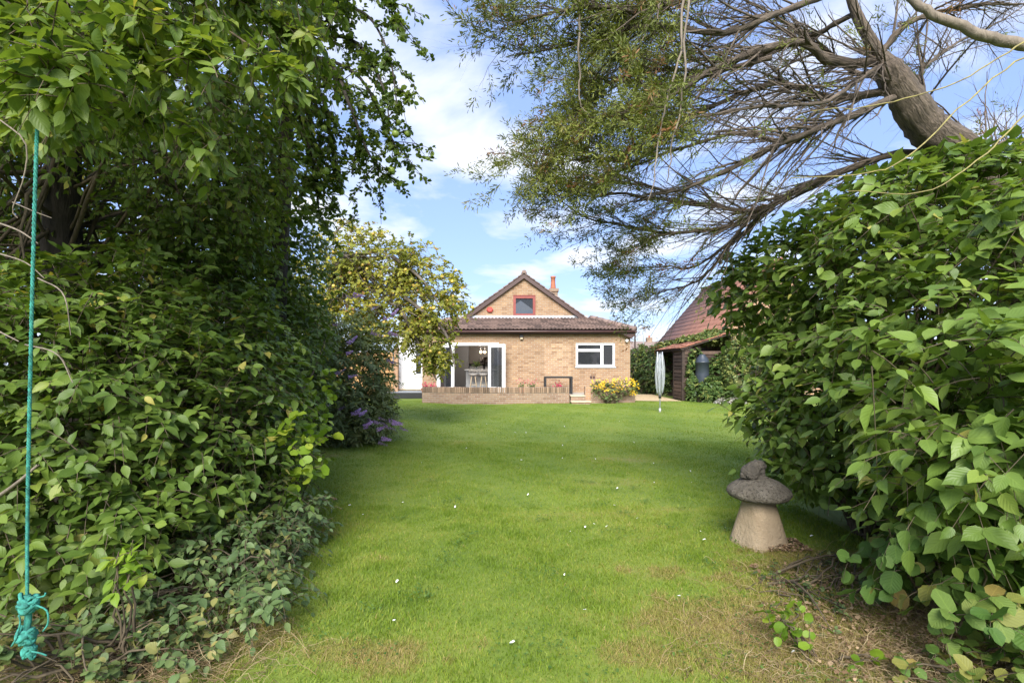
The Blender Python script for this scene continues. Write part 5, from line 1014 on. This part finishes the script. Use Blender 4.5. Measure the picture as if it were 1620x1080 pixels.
def grow(q, r, depth, seedside):
    """whip-like side branches sweeping outward, then twigs, then scale-leaf sprays"""
    L = np.linalg.norm(np.diff(q, axis=0), axis=1).sum(); tan = nrm(np.gradient(q, axis=0))
    cnt = int(L*(22 if depth == 0 else 14))
    for _ in range(cnt):
        i = int(rng.integers(int(len(q)*.12), len(q))); t = tan[i]
        d = nrm(t*.85+rng.normal(size=3)*np.array([.4, .55, .42])+np.array([-.35, 0, .05])); l = rng.uniform(.35, 1.15)*(1.05-.72*i/len(q)) if depth == 0 else rng.uniform(.12, .32)
        n_ = 9 if depth == 0 else 6; tt = np.linspace(0, 1, n_)[:, None]
        c = q[i]+d*l*tt+np.array([0, 0, rng.uniform(-.42, .25)])*l*tt**2+np.cumsum(rng.normal(size=(n_, 3))*.012, axis=0)*tt
        r_ = min(r[i]*.55, .012 if depth == 0 else .0042)*rng.uniform(.6, 1); (wd if depth == 0 else fine).tubes(c[None], np.linspace(r_, r_*.35, n_)[None], 5 if depth == 0 else 3, rng.random())
        if depth == 0: grow(c, np.linspace(r_, r_*.35, n_), 1, 0)
        else:
            x = c[-1, 0]; out_ = np.clip((1.6-x)/.7, 0.03, 1)                     # foliage only on the outer reach of the tree
            clump = sines(c[-1:], 1.5, 6)[0]
            if rng.random() < out_*(.78+1.0*clump)+.02: spray(c, clump)
def spray(c, clump):
    m = int(rng.integers(34, 54)); k_ = rng.uniform(1, len(c)-1.001, m); i = k_.astype(int); f = (k_-i)[:, None]; b = c[i]*(1-f)+c[i+1]*f; t = nrm(c[i+1]-c[i])
    d = nrm(t*.8+rng.normal(size=(m, 3))*.6); b = b+d*rng.uniform(0, .05, (m, 1))
    base = .45+.3*clump+rng.normal()*.14+(.5 if rng.random() < .09 else 0)
    lv.add(b, d, rng.normal(size=(m, 3)), rng.uniform(.022, .044, m), base+rng.normal(size=m)*.07, 1, rng)
for pts, r in limbs:
    q = spline([P(*a) for a in pts], 44); q += np.cumsum(rng.normal(size=q.shape)*.004, axis=0); rad = np.linspace(r, r*.16, 44)*(1+.07*rng.normal(size=44)); wd.tubes(q[None], rad[None], 9); grow(q, rad, 0, 0)
SCALE = [(np.array([(-.09, 0, 0), (.09, 0, 0), (.08, .6, .06), (0, 1, 0), (-.08, .6, -.06)]), np.array([(0, 1, 2), (0, 2, 4), (4, 2, 3)]), np.zeros((5, 3)))]
wood_obj(tw_, 'trunk', M['bark_conifer'], cf); wood_obj(wd, 'limb', M['bark_conifer'], cf); o = wood_obj(fine, 'twig', M['bark_conifer'], cf); o['kind'] = 'stuff'; emit_leaves(lv, SCALE, M['leaf_conifer'], cf, single=0)
print('conifer sprays', len(lv.p))
# dead pale bough, lichened stems and hanging vine
def stemthing(name, label, cat, paths, mat, r0, r1):
    e = empty(name, P(*paths[0][0]), label, cat)
    for pts in paths:
        q = spline([P(*a) for a in pts], 26); q = q+np.cumsum(np.random.default_rng(len(pts)+int(pts[0][0])).normal(size=q.shape)*.006, axis=0); tube('stem', q, list(np.linspace(r0, r1, 26)), M[mat], e, 8)
stemthing('dead_bough', 'pale bare dead bough crossing above the leaning conifer trunk', 'branch', [[(1410, -40, 3.4), (1470, 22, 3.35), (1540, 55, 3.3), (1610, 78, 3.25), (1720, 105, 3.2)]], 'dead_branch', .024, .040)
stemthing('lichen_stems', 'thin arching stems with yellow lichen before the conifer trunk', 'branch', [[(1700, 130, 2.9), (1600, 195, 2.9), (1540, 250, 2.85), (1470, 290, 2.8), (1330, 292, 2.8)], [(1700, 60, 2.9), (1600, 100, 2.9), (1510, 175, 2.85), (1420, 255, 2.8), (1360, 280, 2.8), (1240, 290, 2.8)], [(1690, 20, 2.9), (1560, 110, 2.9), (1430, 165, 2.85), (1300, 178, 2.8)]], 'lichen_stem', .0055, .002)
stemthing('hanging_vine', 'grey dead vine dangling from the conifer canopy', 'vine', [[(1090, -30, 3.2), (1078, 80, 3.2), (1065, 160, 3.2), (1048, 240, 3.2), (1040, 285, 3.2)], [(1085, 0, 3.25), (1070, 130, 3.2), (1050, 220, 3.22), (1030, 330, 3.2)], [(915, 0, 3.4), (920, 90, 3.4), (928, 150, 3.4), (940, 180, 3.4)]], 'dead_branch', .008, .003)
